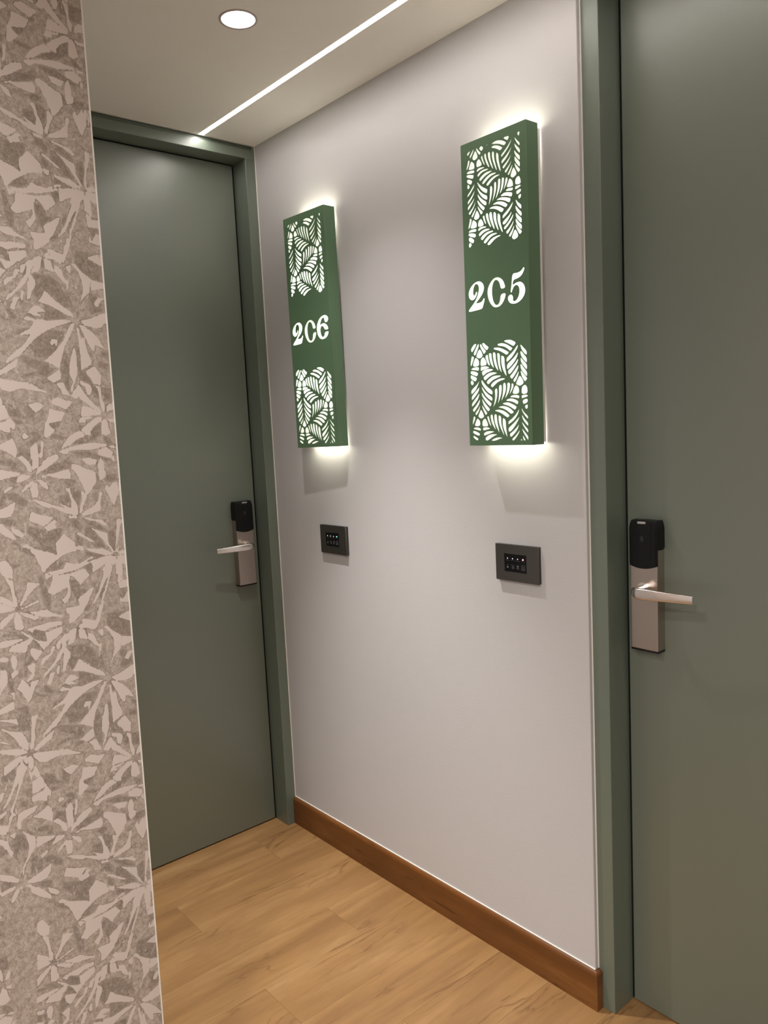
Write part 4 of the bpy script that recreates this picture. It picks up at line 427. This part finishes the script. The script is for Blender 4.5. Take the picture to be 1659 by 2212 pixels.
# thin white corner bead showing along the sheet's edge
bm = bmesh.new()
vs = []
for z in (0.0, H):
    e = wall_edge(z)
    vs += [bm.verts.new((WX - 0.004, e - 0.001, z)), bm.verts.new((WX + 0.0002, e - 0.001, z)), bm.verts.new((WX + 0.0002, e + 0.0012, z)), bm.verts.new((WX - 0.004, e + 0.0012, z))]
for f in ((3, 2, 1, 0), (4, 5, 6, 7), (0, 1, 5, 4), (1, 2, 6, 5), (2, 3, 7, 6), (3, 0, 4, 7)):
    bm.faces.new([vs[i] for i in f])
bmesh.ops.recalc_face_normals(bm, faces=bm.faces)
obj('corner_bead', bm, M_CAULK, partition)

def poly_field(polys, Y, Z):
    """largest signed distance (inside positive) to any of the polygons"""
    F = np.full(Y.shape, -0.02)
    for p in polys:
        a = np.array(p)
        x0, y0 = a.min(0) - 0.012
        x1, y1 = a.max(0) + 0.012
        idx = np.where((Y > x0) & (Y < x1) & (Z > y0) & (Z < y1))[0]
        if len(idx) == 0: continue
        py, pz = Y[idx], Z[idx]
        dmin = np.full(len(idx), 1e9)
        ins = np.zeros(len(idx), bool)
        n = len(a)
        for i in range(n):
            ax, ay = a[i]; bx, by = a[(i + 1) % n]
            ex, ey = bx - ax, by - ay
            L2 = ex * ex + ey * ey + 1e-18
            t = np.clip(((py - ax) * ex + (pz - ay) * ey) / L2, 0, 1)
            dmin = np.minimum(dmin, np.hypot(py - ax - t * ex, pz - ay - t * ey))
            c = ((ay > pz) != (by > pz)) & (py < (bx - ax) * (pz - ay) / (by - ay + 1e-18) + ax)
            ins ^= c
        F[idx] = np.maximum(F[idx], np.where(ins, dmin, -dmin))
    return F

PERIOD = 0.5305     # vertical repeat of the print
TILE_W = 0.216      # traced width of the motif
step = 0.0015
ys = np.concatenate([np.arange(0.0, 0.30, step), np.arange(0.30, 1.86, 0.008)])
zs = np.arange(0.0, H + step, step)
zs[-1] = H
# one tile of fields, then looked up with wrap-around
tz = np.arange(0.0, PERIOD, PERIOD / 380)
ty = np.arange(0.0, TILE_W, 0.00144)
TY, TZ = np.meshgrid(-0.8775 - ty, 0.571 + tz, indexing='ij')
def wrapped(polys):
    allp = []
    for p in polys:
        for k in (-1, 0, 1):
            allp.append([(a, b + k * PERIOD) for a, b in p])
    return poly_field(allp, TY.ravel(), TZ.ravel()).reshape(TY.shape)
fL = wrapped(dec(PAPER_LIGHT, 0.0005))
fD = wrapped(dec(PAPER_DARK, 0.0005))
def sample(F, yy, zz):
    col = np.floor(yy / TILE_W)
    u = (yy - col * TILE_W) / 0.00144
    v = ((zz - 0.571 + col * PERIOD * 0.5) % PERIOD) / (PERIOD / 380)
    nu, nv = F.shape
    i0 = np.clip(np.floor(u).astype(int), 0, nu - 1); i1 = np.clip(i0 + 1, 0, nu - 1)
    j0 = np.floor(v).astype(int) % nv; j1 = (j0 + 1) % nv
    fu = u - np.floor(u); fv = v - np.floor(v)
    return (F[i0, j0] * (1 - fu) * (1 - fv) + F[i1, j0] * fu * (1 - fv) + F[i0, j1] * (1 - fu) * fv + F[i1, j1] * fu * fv)
GY, GZ = np.meshgrid(ys, zs, indexing='ij')
edge = -0.8806 + 0.0056 * GZ
PY = edge - GY
lf = sample(fL, np.clip(-0.8775 - PY, 0, None).ravel(), GZ.ravel())
df = sample(fD, np.clip(-0.8775 - PY, 0, None).ravel(), GZ.ravel())
ny, nz = GY.shape
co = np.stack([np.full(ny * nz, WX), PY.ravel(), GZ.ravel()], 1).astype(np.float32)
ii, jj = np.meshgrid(np.arange(ny - 1), np.arange(nz - 1), indexing='ij')
a = (ii * nz + jj).ravel()
quads = np.stack([a, a + 1, a + nz + 1, a + nz], 1).astype(np.int32)
me = bpy.data.meshes.new('wallpaper')
me.vertices.add(ny * nz); me.vertices.foreach_set('co', co.ravel())
me.loops.add(len(quads) * 4); me.loops.foreach_set('vertex_index', quads.ravel())
me.polygons.add(len(quads)); me.polygons.foreach_set('loop_start', np.arange(0, len(quads) * 4, 4, dtype=np.int32))
me.update(calc_edges=True)
if me.polygons[0].normal.x < 0: me.flip_normals()
for nm, arr in (('light_field', lf), ('dark_field', df), ('tone_field', np.zeros(len(lf)))):
    at = me.attributes.new(nm, 'FLOAT', 'POINT')
    at.data.foreach_set('value', arr.astype(np.float32))
tag(obj('wallpaper', me, M_PAPER, partition), 'wallpaper printed with overlapping taupe palm leaves on pale pink')

# ---- floor: separate oak-look planks running away from the camera
fl = empty('floor'); tag(fl, kind='structure')
obj('subfloor', nbox(-0.2, 3.45, -2.85, 0.14, -0.03, -0.0045), M_BLACKGAP, fl)
PW = 0.1475
end_at = {-1: -0.72, 0: -0.162, 1: -0.503, 2: -0.86, 3: -0.208, 4: -0.495, 5: -0.93, 6: -0.33}
def plank(x0, x1, y0, y1):
    g = 0.00012
    b_ = bmesh.new()
    cx, cy = (x0 + x1) / 2, (y0 + y1) / 2
    box(b_, x0 + g - cx, x1 - g - cx, y0 + g - cy, y1 - g - cy, -0.0044, 0.0)
    top = [e for e in b_.edges if all(v.co.z > -1e-6 for v in e.verts)]
    bmesh.ops.bevel(b_, geom=top, offset=0.00025, segments=1, affect='EDGES')
    p = obj('plank', b_, M_PLANK, fl)
    p.location = (cx, cy, 0)
LEN = 0.92
for k in range(-2, 23):
    x0 = 0.003 + k * PW
    x1 = min(x0 + PW, 3.40)
    x0 = max(x0, -0.16)
    if x1 - x0 < 0.01: continue
    e = end_at.get(k, -0.1 - (k * 0.37) % 0.92)
    cuts = [0.135]
    while e > 0.1: e -= LEN
    c_ = e
    while c_ > -2.8:
        cuts.append(c_); c_ -= LEN
    cuts.append(-2.8)
    for c0, c1 in zip(cuts[1:], cuts[:-1]):
        plank(x0, x1, c0, c1)

# ---- ceiling with the cut-outs of the lamps
DL = [(0.613, -0.410), (1.50, -1.55), (2.35, -2.25)]  # the first is in view; the other two are added fill
def circ(c, r, n=48):
    return [(c[0] + r * math.cos(2 * PI * i / n), c[1] + r * math.sin(2 * PI * i / n)) for i in range(n)]
SLOT = (0.0015, 3.3, -0.1855, -0.1700)
ce = obj('ceiling', plate('ceiling', [(-0.16, -2.85), (3.45, -2.85), (3.45, 0.14), (-0.16, 0.14)],
         [circ(c, 0.0385) for c in DL] + [[(SLOT[0], SLOT[2]), (SLOT[1], SLOT[2]), (SLOT[1], SLOT[3]), (SLOT[0], SLOT[3])]], 0.012), M_CEIL)
ce.location = (0, 0, H + 0.006)
tag(ce, kind='structure')
obj('ceiling_core', nbox(-0.16, 3.45, -2.85, 0.14, 0.14, 0.16), M_CEIL, ce)

# ---- baseboard: rounded top, wrapping the wall's free end
def baseboard_profile(t=0.0105, h=0.0885):
    pts = [(0, 0), (-t, 0), (-t, h - 0.010)]
    for i in range(1, 7):
        a_ = i / 6 * PI / 2
        pts.append((-t + 0.0085 * (1 - math.cos(a_)), h - 0.010 + 0.010 * math.sin(a_)))
    pts.append((0, h))
    return pts
bm = bmesh.new()
pr = baseboard_profile()
ra = [bm.verts.new((0.001, y, z)) for y, z in pr]
rb = [bm.verts.new((XE - y * 1.0, y, z)) for y, z in pr]         # mitre
rc = [bm.verts.new((XE - y * 1.0, YC - 0.0005, z)) for y, z in pr]
n = len(pr)
for A, B in ((ra, rb), (rb, rc)):
    for i in range(n):
        bm.faces.new((A[i], A[(i + 1) % n], B[(i + 1) % n], B[i]))
bm.faces.new(ra); bm.faces.new(list(reversed(rc)))
bmesh.ops.recalc_face_normals(bm, faces=bm.faces)
tag(obj('baseboard_back', bm, M_BASE), kind='structure')
# hairline of white sealant on the board's upper edge and along the frames
def structure(name, bm_, m):
    return tag(obj(name, bm_, m), kind='structure')
bm = nbox(0.0, XE, -0.0022, 0.0, 0.0883, 0.0902)
structure('trim_1', bm, M_CAULK)
bm = nbox(-0.0005, 0.0022, -0.0022, 0.0, 0.089, H)
structure('trim_2', bm, M_CAULK)
bm = nbox(XE - 0.0002, XE + 0.0022, YC - 0.0016, YC, 0.089, H)
structure('trim_3', bm, M_CAULK)
bm = nbox(-0.0008, 0.0042, -0.90, -0.003, H - 0.0010, H)
structure('trim_4', bm, M_CAULK)

# ---------------------------------------------------------------- doors
def card_lock(parent, mirror):
    """built facing -Y, lever to +X (or -X when mirrored); origin on the leaf at spindle height"""
    s = -1.0 if mirror else 1.0
    D = 0.0262
    hw = 0.0300
    z0, z1 = -0.130, 0.136
    def fx(bm_):
        if mirror:
            for v in bm_.verts: v.co.x = -v.co.x
            bmesh.ops.reverse_faces(bm_, faces=bm_.faces)
        return bm_
    lk = obj('door_lock', fx(nbox(-hw, hw, -D, 0.0, z0 + 0.004, 0.0785, 0.0012, 2)), M_STEEL, parent)
    lk['label'] = 'brushed steel card lock plate with a black reader head'
    obj('bottom_cap', fx(nbox(-hw - 0.0003, hw + 0.0003, -D - 0.0003, 0.0, z0, z0 + 0.0038, 0.0006, 1)), M_BLACK, lk)
    # reader head: domed black shell, longer on its front than on its sides
    bm_ = bmesh.new()
    nx, nzv = 14, 26
    top = z1 + 0.0022
    def width(z):                       # slightly barrel shaped outline
        t = (z - 0.041) / (top - 0.041)
        w_ = hw + 0.0012
        if t > 0.80: w_ -= 0.0045 * ((t - 0.80) / 0.20) ** 2
        return w_
    rows = []
    for j in range(nzv + 1):
        row = []
        for i in range(nx + 1):
            u = -1 + 2 * i / nx
            zb = 0.0410 + 0.0065 * u * u        # curved lower lip
            z = zb + (top - zb) * j / nzv
            t = j / nzv
            x = u * width(z)
            bulge = 0.0050 * math.sqrt(max(0.0, 1 - 0.55 * u * u)) * (1 - 0.75 * max(0, (t - 0.75) / 0.25) ** 2)
            r_ = 0.0040 * (max(0, abs(u) - 0.86) / 0.14) ** 2
            y = -D - 0.0010 - bulge + r_
            if t > 0.97: z -= 0.0008 * abs(u)
            row.append(bm_.verts.new((x, y, z)))
        rows.append(row)
    for j in range(nzv):
        for i in range(nx):
            bm_.faces.new((rows[j][i], rows[j][i + 1], rows[j + 1][i + 1], rows[j + 1][i]))
    # top and lower lip
    bt = [bm_.verts.new((v.co.x, -0.0, v.co.z - 0.0012)) for v in rows[-1]]
    for i in range(nx): bm_.faces.new((rows[-1][i], rows[-1][i + 1], bt[i + 1], bt[i]))
    bl = [bm_.verts.new((v.co.x, -D + 0.0005, v.co.z)) for v in rows[0]]
    for i in range(nx): bm_.faces.new((rows[0][i + 1], rows[0][i], bl[i], bl[i + 1]))
    # side cheeks: full depth for the upper half only, then a shallow lip
    for si, sg in ((0, -1), (nx, 1)):
        edge_ = [r_[si] for r_ in rows]
        prev = None
        for v in edge_:
            deep = v.co.z > 0.079
            q = bm_.verts.new((v.co.x, -0.0 if deep else -D + 0.0005, v.co.z))
            if prev is not None:
                f = (prev[0], v, q, prev[1]) if sg < 0 else (v, prev[0], prev[1], q)
                bm_.faces.new(f)
            prev = (v, q)
    bmesh.ops.recalc_face_normals(bm_, faces=bm_.faces)
    rd = obj('card_reader', fx(bm_), M_BLACK, lk, smooth=False)
    rd['label'] = 'black plastic card reader head'
    obj('reader_base', fx(nbox(-hw + 0.004, hw - 0.004, -D, 0.0, 0.0788, z1 - 0.001, 0.003, 2)), M_BLACK, rd)
    # proud spine on the lever side of the head and the small window on top
    obj('reader_ridge', fx(nbox(0.0185, 0.0200, -D - 0.0062, -D - 0.001, 0.060, z1 - 0.004, 0.0005, 1)), M_BLACK, rd)
    obj('reader_window', fx(nbox(-0.0105, 0.0075, -D - 0.0050, -D - 0.0020, z1 - 0.0052, z1 - 0.0006, 0.0006, 1)), M_CLEAR, rd)
    # contactless mark: three fine arcs
    bm_ = bmesh.new()
    for r_ in (0.0035, 0.006, 0.0085):
        prev = None
        for i in range(9):
            a_ = -PI / 4 + i / 8 * PI / 2
            p0 = Vector((-0.006 + r_ * math.cos(a_), -D - 0.00625, 0.101 + r_ * math.sin(a_)))
            p1 = Vector((-0.006 + (r_ + 0.0009) * math.cos(a_), -D - 0.00625, 0.101 + (r_ + 0.0009) * math.sin(a_)))
            cur = (bm_.verts.new(p0), bm_.verts.new(p1))
            if prev: bm_.faces.new((prev[0], prev[1], cur[1], cur[0]))
            prev = cur
    obj('contactless_mark', fx(bm_), M_PRINT2, rd)
    # rose and lever: swept section, round neck turning into a flat tapering blade
    bm_ = bmesh.new()
    cyl(bm_, (0, -D - 0.0016, 0.0), 0.0125, 0.0032, 'Y', 40)
    cyl(bm_, (0, -D - 0.0045, 0.0), 0.0098, 0.0050, 'Y', 40)
    obj('rose', fx(bm_), M_LEVER, lk, smooth=False)
    path = []
    ny_ = -D - 0.004
    yb = -D - 0.0455
    R = 0.016
    for i in range(4): path.append((0, ny_ + (yb + R - ny_) * i / 3))
    for i in range(1, 9):
        a_ = i / 8 * PI / 2
        path.append((R * (1 - math.cos(a_)), yb + R - R * math.sin(a_)))
    for i in range(1, 13):
        t = i / 12
        path.append((R + (0.122 - R) * t, yb + 0.004 * t + 0.006 * t * t))
    bm_ = bmesh.new()
    rings = []
    npth = len(path)
    for k, (px, py) in enumerate(path):
        q0 = path[max(0, k - 1)]; q1 = path[min(npth - 1, k + 1)]
        d = Vector((q1[0] - q0[0], q1[1] - q0[1], 0)).normalized()
        nrm = Vector((d.y, -d.x, 0))
        t = k / (npth - 1)
        if k < 4: hh, tt = 0.0082, 0.0082
        elif k < 12:
            f = (k - 3) / 9
            hh = 0.0082 + 0.0030 * f; tt = 0.0082 - 0.0028 * f
        else:
            f = (k - 12) / (npth - 1 - 12)
            hh = 0.0112 - 0.0036 * f; tt = 0.0052 - 0.0014 * f
        ring = []
        for i in range(20):
            a_ = 2 * PI * i / 20
            ex = 0.62 if k > 8 else 1.0
            ca, sa = math.cos(a_), math.sin(a_)
            ca = math.copysign(abs(ca) ** ex, ca); sa = math.copysign(abs(sa) ** ex, sa)
            c_ = Vector((px, py, -0.0015 * t)) + nrm * (ca * tt) + Vector((0, 0, sa * hh))
            ring.append(bm_.verts.new(c_))
        rings.append(ring)
    for A, B in zip(rings, rings[1:]):
        for i in range(20):
            bm_.faces.new((A[i], A[(i + 1) % 20], B[(i + 1) % 20], B[i]))
    bm_.faces.new(rings[0]); bm_.faces.new(list(reversed(rings[-1])))
    bmesh.ops.recalc_face_normals(bm_, faces=bm_.faces)
    lv = obj('lever_handle', fx(bm_), M_LEVER, lk, smooth=True)
    md = lv.modifiers.new('edges', 'EDGE_SPLIT'); md.split_angle = math.radians(50)
    lv['label'] = 'satin steel lever handle'
    return lk

# door 206 at the far end (faces +X)
d1 = empty('door_1'); tag(d1, kind='structure')
LT = 2.0975
obj('leaf', nbox(XL - 0.04, XL, -0.838, -0.0395, 0.0035, LT - 0.0015, 0.0012, 1), M_DOOR, d1)
bm = bmesh.new()
box(bm, XL - 0.09, 0.0, -0.0347, 0.0, 0.0, LT + 0.0022, 0.0009, 1)
obj('frame_jamb', bm, M_FRAME, d1)
bm = nbox(XL - 0.09, 0.0, -0.8790, -0.8430, 0.0, LT + 0.0022, 0.0009, 1)
obj('frame_jamb', bm, M_FRAME, d1)
obj('frame_head', nbox(XL - 0.09, 0.0, -0.8790, -0.0002, LT + 0.0022, 2.1272, 0.0009, 1), M_FRAME, d1)
obj('frame_corner', nbox(-0.0150, -0.0003, -0.0115, -0.0004, 2.1270, H - 0.0012), M_FRAME, d1)
obj('groove_lining', nbox(-0.0080, -0.0010, -0.930, -0.0115, H - 0.0012, H), M_FRAME, d1)
obj('door_stop', nbox(XL - 0.075, XL - 0.041, -0.843, -0.030, 0.0, LT + 0.01), M_BLACKGAP, d1)  # black stop across the whole opening, so the leaf's gap reads dark
lockroot = empty('lock_mount', (XL, -0.0950, 0.9365), (0, 0, PI / 2), d1)
# the lock is parented straight to the door, so place its mesh with a transform of its own
l1 = card_lock(d1, True)
l1.location = (XL, -0.0950, 0.9365)
l1.rotation_euler = (0, 0, PI / 2)
bpy.data.objects.remove(lockroot, do_unlink=True)

obj('gap_shade_strip', nbox(XL - 0.035, XL - 0.0015, -0.0393, -0.0349, 0.004, LT), M_BLACKGAP, d1)  # black strip painting the shade in the gap beside the leaf
obj('gap_shade_strip', nbox(XL - 0.035, XL - 0.0015, -0.838, -0.0393, LT - 0.0013, LT + 0.0020), M_BLACKGAP, d1)  # same painted shade along the gap above the leaf

# door 205 on the right (faces -Y)
d2 = empty('door_2'); tag(d2, kind='structure')
obj('leaf', nbox(XJ + 0.0045, 2.0150, YL, YL + 0.04, 0.0035, LT - 0.0015, 0.0012, 1), M_DOOR, d2)
obj('frame_jamb', nbox(XE, XJ, YC, YL + 0.06, 0.0, LT + 0.0022, 0.0009, 1), M_FRAME, d2)
obj('frame_jamb', nbox(2.0195, 2.0595, YC, YL + 0.06, 0.0, LT + 0.0022, 0.0009, 1), M_FRAME, d2)
obj('frame_head', nbox(XE, 2.0595, YC, YL + 0.06, LT + 0.0022, H, 0.0009, 1), M_FRAME, d2)
obj('door_stop', nbox(XJ - 0.004, 2.02, YL + 0.041, YL + 0.06, 0.0, LT + 0.01), M_BLACKGAP, d2)  # coloured black to put shade behind this door's gaps
obj('gap_shade_strip', nbox(XJ + 0.0002, XJ + 0.0043, YL + 0.0015, YL + 0.035, 0.004, LT), M_BLACKGAP, d2)  # gap shade put in as black strips, here and over the leaf
obj('gap_shade_strip', nbox(XJ + 0.0043, 2.015, YL + 0.0015, YL + 0.035, LT - 0.0013, LT + 0.0020), M_BLACKGAP, d2)
l2 = card_lock(d2, False)
l2.location = (1.2510, YL, 0.9365)

# ---------------------------------------------------------------- backlit room signs
W_, HT = 0.176, 0.636
def inset(p, d):
    n = len(p)
    area = sum(p[i][0] * p[(i + 1) % n][1] - p[(i + 1) % n][0] * p[i][1] for i in range(n))
    sg = 1 if area > 0 else -1
    out = []
    for i in range(n):
        a, b, c = Vector(p[i - 1]), Vector(p[i]), Vector(p[(i + 1) % n])
        e1, e2 = (b - a).normalized(), (c - b).normalized()
        nv = Vector((-(e1.y + e2.y), e1.x + e2.x)) * sg
        if nv.length < 1e-6: nv = Vector((-e1.y, e1.x)) * sg
        q = b + nv.normalized() * d
        out.append((q.x, q.y))
    return out
holes = [inset(chaikin([(x - W_ / 2, y) for x, y in p], 2), 0.00012) for p in dec(HOLES, 1e-4)]
def digit(s): return chaikin([(x - W_ / 2, y) for x, y in dec(s, 1e-4)[0]], 2)

def room_sign(third, label, xm, z0, yf, rz, rx, depth, gap_back):
    """origin at the middle of the sign's lower front edge; local -Y faces the corridor"""
    root = empty('room_number_sign', (xm, yf, z0), (0, rx, rz))
    tag(root, label, 'sign')
    me_ = plate('face_panel', [(-W_ / 2, 0), (W_ / 2, 0), (W_ / 2, HT), (-W_ / 2, HT)],
                holes + [digit(DIGIT_TWO), digit(DIGIT_ZERO), digit(third)], 0.0016)
    me_.transform(Matrix.Translation((0, 0.0008, 0)) @ Matrix.Rotation(PI / 2, 4, 'X'))
    f = obj('face_panel', me_, M_SIGN, root)
    f['label'] = 'green metal face cut through with palm leaves and room digits'
    bm_ = bmesh.new()
    t = 0.0016
    box(bm_, -W_ / 2, -W_ / 2 + t, 0.0016, depth, 0, HT)
    box(bm_, W_ / 2 - t, W_ / 2, 0.0016, depth, 0, HT)
    # the ends are closed only in front; behind, the lamps shine up and down past the wall
    box(bm_, -W_ / 2 + t, W_ / 2 - t, 0.0016, 0.0130, 0, t)
    box(bm_, -W_ / 2 + t, W_ / 2 - t, 0.0016, 0.0130, HT - t, HT)
    obj('housing', bm_, M_SIGN, root)
    obj('diffuser', nbox(-W_ / 2 + t, W_ / 2 - t, 0.0045, 0.0065, t, HT - t), M_FACE, root)
    zc = dec(DIGIT_ZERO, 1e-4)[0]
    x0 = min(p[0] for p in zc) - W_ / 2 - 0.0015; x1 = max(p[0] for p in zc) - W_ / 2 + 0.0015
    y0 = min(p[1] for p in zc) - 0.0015; y1 = max(p[1] for p in zc) + 0.0015
    ins = obj('digit_insert', nbox(x0, x1, 0.0022, 0.0040, y0, y1), M_CREAM, root)
    ins['label'] = 'cream opal insert behind the middle digit'
    # back tray, lamps that wash the wall, and the two stand-offs that carry the box
    tray = 0.0140
    obj('back_tray', nbox(-W_ / 2 + t, W_ / 2 - t, tray - 0.002, tray, t, HT - t), M_TRIMW, root)
    for a0, a1 in ((HT - 0.020, HT - 0.006), (0.006, 0.020)):
        obj('wall_wash_strip', nbox(-W_ / 2 + 0.014, W_ / 2 - 0.014, tray, tray + 0.010, a0, a1), M_HALO, root)
    for sx_ in (-1, 1):
        ax = sx_ * (W_ / 2 - 0.011)
        obj('side_baffle', nbox(ax - 0.0012, ax + 0.0012, tray, gap_back - 0.003 - abs(rz) * W_ / 2, 0.004, HT - 0.004), M_TRIMW, root)  # added baffles block sideways spill so the glow fans up and down
    for zz in (0.14, HT - 0.14):
        obj('stand_off', cyl(bmesh.new(), (0, (tray + gap_back) / 2, zz), 0.008, gap_back - tray, 'Y', 20), M_TRIMW, root)
    return root

room_sign(DIGIT_FIVE, 'green backlit leaf-cut wall sign reading 205, nearer the right door', 0.98335, 1.2325, -0.0594, -0.0037, 0.0062, 0.0366, 0.0594)
room_sign(DIGIT_SIX, 'green backlit leaf-cut wall sign reading 206, nearer the far left door', 0.30685, 1.2360, -0.0509, 0.0595, -0.0102, 0.0380, 0.0475)

# ---------------------------------------------------------------- touch panels by the doors
def touch_panel(label, xc, lit, litmat, litcol_label):
    root = empty('doorbell_panel', (xc, 0.0, 0.9683))
    tag(root, label, 'doorbell')
    HX, HZ = 0.0601, 0.0411
    me_ = plate('cover_plate', [(-HX, -HZ), (HX, -HZ), (HX, HZ), (-HX, HZ)],
                [[(-0.0350, -0.0203), (0.0280, -0.0203), (0.0280, 0.0203), (-0.0350, 0.0203)]], 0.0030)
    me_.transform(Matrix.Translation((0, -0.0090, 0)) @ Matrix.Rotation(PI / 2, 4, 'X'))
    obj('cover_plate', me_, M_ANTH, root)
    obj('plate_edge', nbox(-HX + 0.0004, HX - 0.0004, -0.0075, 0.0, -HZ + 0.0004, HZ - 0.0004), M_ANTHEDGE, root)
    g = obj('touch_glass', nbox(-0.0349, 0.0279, -0.0098, -0.0070, -0.0202, 0.0202), M_GLASS, root)
    g['label'] = 'black touch glass with dots and icons'
    yy = -0.0100
    xs = (-0.0260, -0.0115, 0.0030, 0.0180)
    for i, x in enumerate(xs):
        last = i == 3
        bm_ = cyl(bmesh.new(), (x, yy, 0.0098), 0.00185 if last else 0.0011, 0.0004, 'Y', 16)
        d = obj('indicator_light', bm_, litmat if last else M_WHITEDOT, g)
        if last: d['label'] = litcol_label
        obj('caption_bar', nbox(x - 0.0052, x + 0.0052, yy, yy + 0.0002, 0.0053, 0.0060), M_PRINT2, g)
    def bar(bm_, x, z, w_, h_): box(bm_, x - w_ / 2, x + w_ / 2, yy, yy + 0.0002, z - h_ / 2, z + h_ / 2)
    def ring(bm_, x, z, r0, r1, a0=0, a1=2 * PI, n_=16, sx=1.0):
        prev = None
        for i in range(n_ + 1):
            a_ = a0 + (a1 - a0) * i / n_
            cur = (bm_.verts.new((x + sx * r0 * math.cos(a_), yy, z + r0 * math.sin(a_))), bm_.verts.new((x + sx * r1 * math.cos(a_), yy, z + r1 * math.sin(a_))))
            if prev: bm_.faces.new((prev[0], prev[1], cur[1], cur[0]))
            prev = cur
    zi = -0.0080
    b1 = bmesh.new()                                   # key card in a slot
    bar(b1, xs[0], zi - 0.002, 0.0042, 0.0034); ring(b1, xs[0], zi + 0.0020, 0.0014, 0.0019, 0, PI, 10)
    obj('icon', b1, M_PRINT, g)
    b2 = bmesh.new()                                   # mop and bucket
    for i in range(8):
        t = i / 7
        bar(b2, xs[1] - 0.0030 + 0.0035 * t, zi + 0.0045 - 0.0050 * t, 0.0006, 0.0009)
    bar(b2, xs[1] + 0.0008, zi - 0.0042, 0.0058, 0.0005); bar(b2, xs[1] - 0.0020, zi - 0.0020, 0.0005, 0.0044)
    bar(b2, xs[1] + 0.0034, zi - 0.0020, 0.0005, 0.0044); bar(b2, xs[1] + 0.0010, zi - 0.0025, 0.0022, 0.0010)
    bar(b2, xs[1] + 0.0030, zi + 0.0022, 0.0005, 0.0040)
    obj('icon', b2, M_PRINT, g)
    b3 = bmesh.new()                                   # two-part badge
    bar(b3, xs[2], zi + 0.0030, 0.0062, 0.0006); bar(b3, xs[2] - 0.0014, zi + 0.0016, 0.0020, 0.0020); bar(b3, xs[2] + 0.0016, zi + 0.0016, 0.0020, 0.0020)
    ring(b3, xs[2], zi - 0.0026, 0.0020, 0.0025, 0, 2 * PI, 16, 1.4); bar(b3, xs[2], zi - 0.0026, 0.0018, 0.0006)
    obj('icon', b3, M_PRINT, g)
    b4 = bmesh.new()                                   # bell in a square
    for sx_ in (-1, 1): bar(b4, xs[3] + sx_ * 0.0048, zi, 0.0003, 0.0120)
    for sz_ in (-1, 1): bar(b4, xs[3], zi + sz_ * 0.0060, 0.0099, 0.0003)
    ring(b4, xs[3], zi + 0.0010, 0.0020, 0.0026, 0, PI, 12)
    bar(b4, xs[3] - 0.0024, zi - 0.0010, 0.0006, 0.0040); bar(b4, xs[3] + 0.0024, zi - 0.0010, 0.0006, 0.0040)
    bar(b4, xs[3], zi - 0.0033, 0.0072, 0.0006); bar(b4, xs[3], zi - 0.0044, 0.0014, 0.0008)
    obj('icon', b4, M_PRINT, g)
    return root
touch_panel('grey doorbell panel with a red light, under the 205 sign', 0.9771, 3, M_REDDOT, 'red lit dot')
p6 = touch_panel('grey doorbell panel with a green light, under the 206 sign', 0.3005, 3, M_GREENDOT, 'green lit dot')

# ---------------------------------------------------------------- lamps
lin = obj('linear_ceiling_light', nbox(SLOT[0], SLOT[1], SLOT[2], SLOT[3], H + 0.0062, H + 0.010), M_TRIMW)
tag(lin, 'thin white line light let into the ceiling, running to the far door', 'ceiling light')
obj('light_diffuser', nbox(SLOT[0] + 0.0004, SLOT[1] - 0.0004, SLOT[2] + 0.0004, SLOT[3] - 0.0004, H + 0.0004, H + 0.0060), M_LINE, lin)

def lathe(bm_, prof, n_=48):
    rings = []
    for r, z in prof:
        rings.append([bm_.verts.new((r * math.cos(2 * PI * i / n_), r * math.sin(2 * PI * i / n_), z)) for i in range(n_)])
    for A, B in zip(rings, rings[1:]):
        for i in range(n_):
            bm_.faces.new((A[i], A[(i + 1) % n_], B[(i + 1) % n_], B[i]))
    bmesh.ops.recalc_face_normals(bm_, faces=bm_.faces)
    return bm_
def downlight(c, label, beams, soft=0.012):
    """beams: (watts, cone in degrees, blend) - a tight reflector beam plus the lamp's wide spill"""
    root = empty('ceiling_downlight', (c[0], c[1], H))
    tag(root, label, 'ceiling light')
    obj('trim_ring', lathe(bmesh.new(), [(0.0348, 0.004), (0.0348, -0.0008), (0.0354, -0.0016), (0.0390, -0.0018), (0.0402, -0.0010), (0.0404, 0.0)]), M_RING_SHADE, root, smooth=True)
    obj('reflector', lathe(bmesh.new(), [(0.0350, 0.0035), (0.0340, 0.010), (0.0270, 0.034), (0.0258, 0.0345), (0.0255, 0.040)]), M_TRIMW, root, smooth=True)
    obj('lamp_bezel', lathe(bmesh.new(), [(0.0274, 0.0330), (0.0268, 0.0322), (0.0256, 0.0326), (0.0254, 0.0345)]), M_PRINT, root, smooth=True)
    bm_ = cyl(bmesh.new(), (0, 0, 0.041), 0.0262, 0.002, 'Z', 40)
    obj('lamp_disc', bm_, M_LAMP, root)
    for watts, cone, blend in beams:
        ld = bpy.data.lights.new('downlight_beam', 'SPOT')
        ld.energy = watts
        ld.color = LAMP_COL
        ld.spot_size = math.radians(cone)
        ld.spot_blend = blend
        ld.shadow_soft_size = soft
        lo = bpy.data.objects.new('downlight_beam', ld)
        COL.objects.link(lo)
        lo.parent = root
        lo.location = (0, 0, 0.004)
    return root
downlight(DL[0], 'round recessed white downlight before the far door', [(DOWN_W, 56, 1.0), (SPILL_W, 104, 0.8)])
downlight(DL[1], 'added unseen fill downlight close to the papered wall', [(FILL_NEAR_W, 165, 1.0)], 0.10)  # added out of view as fill for wallpaper and walls
downlight(DL[2], 'added unseen fill downlight farthest from the doors', [(FILL_FAR_W, 165, 1.0)], 0.10)  # second added fill lamp, behind the camera
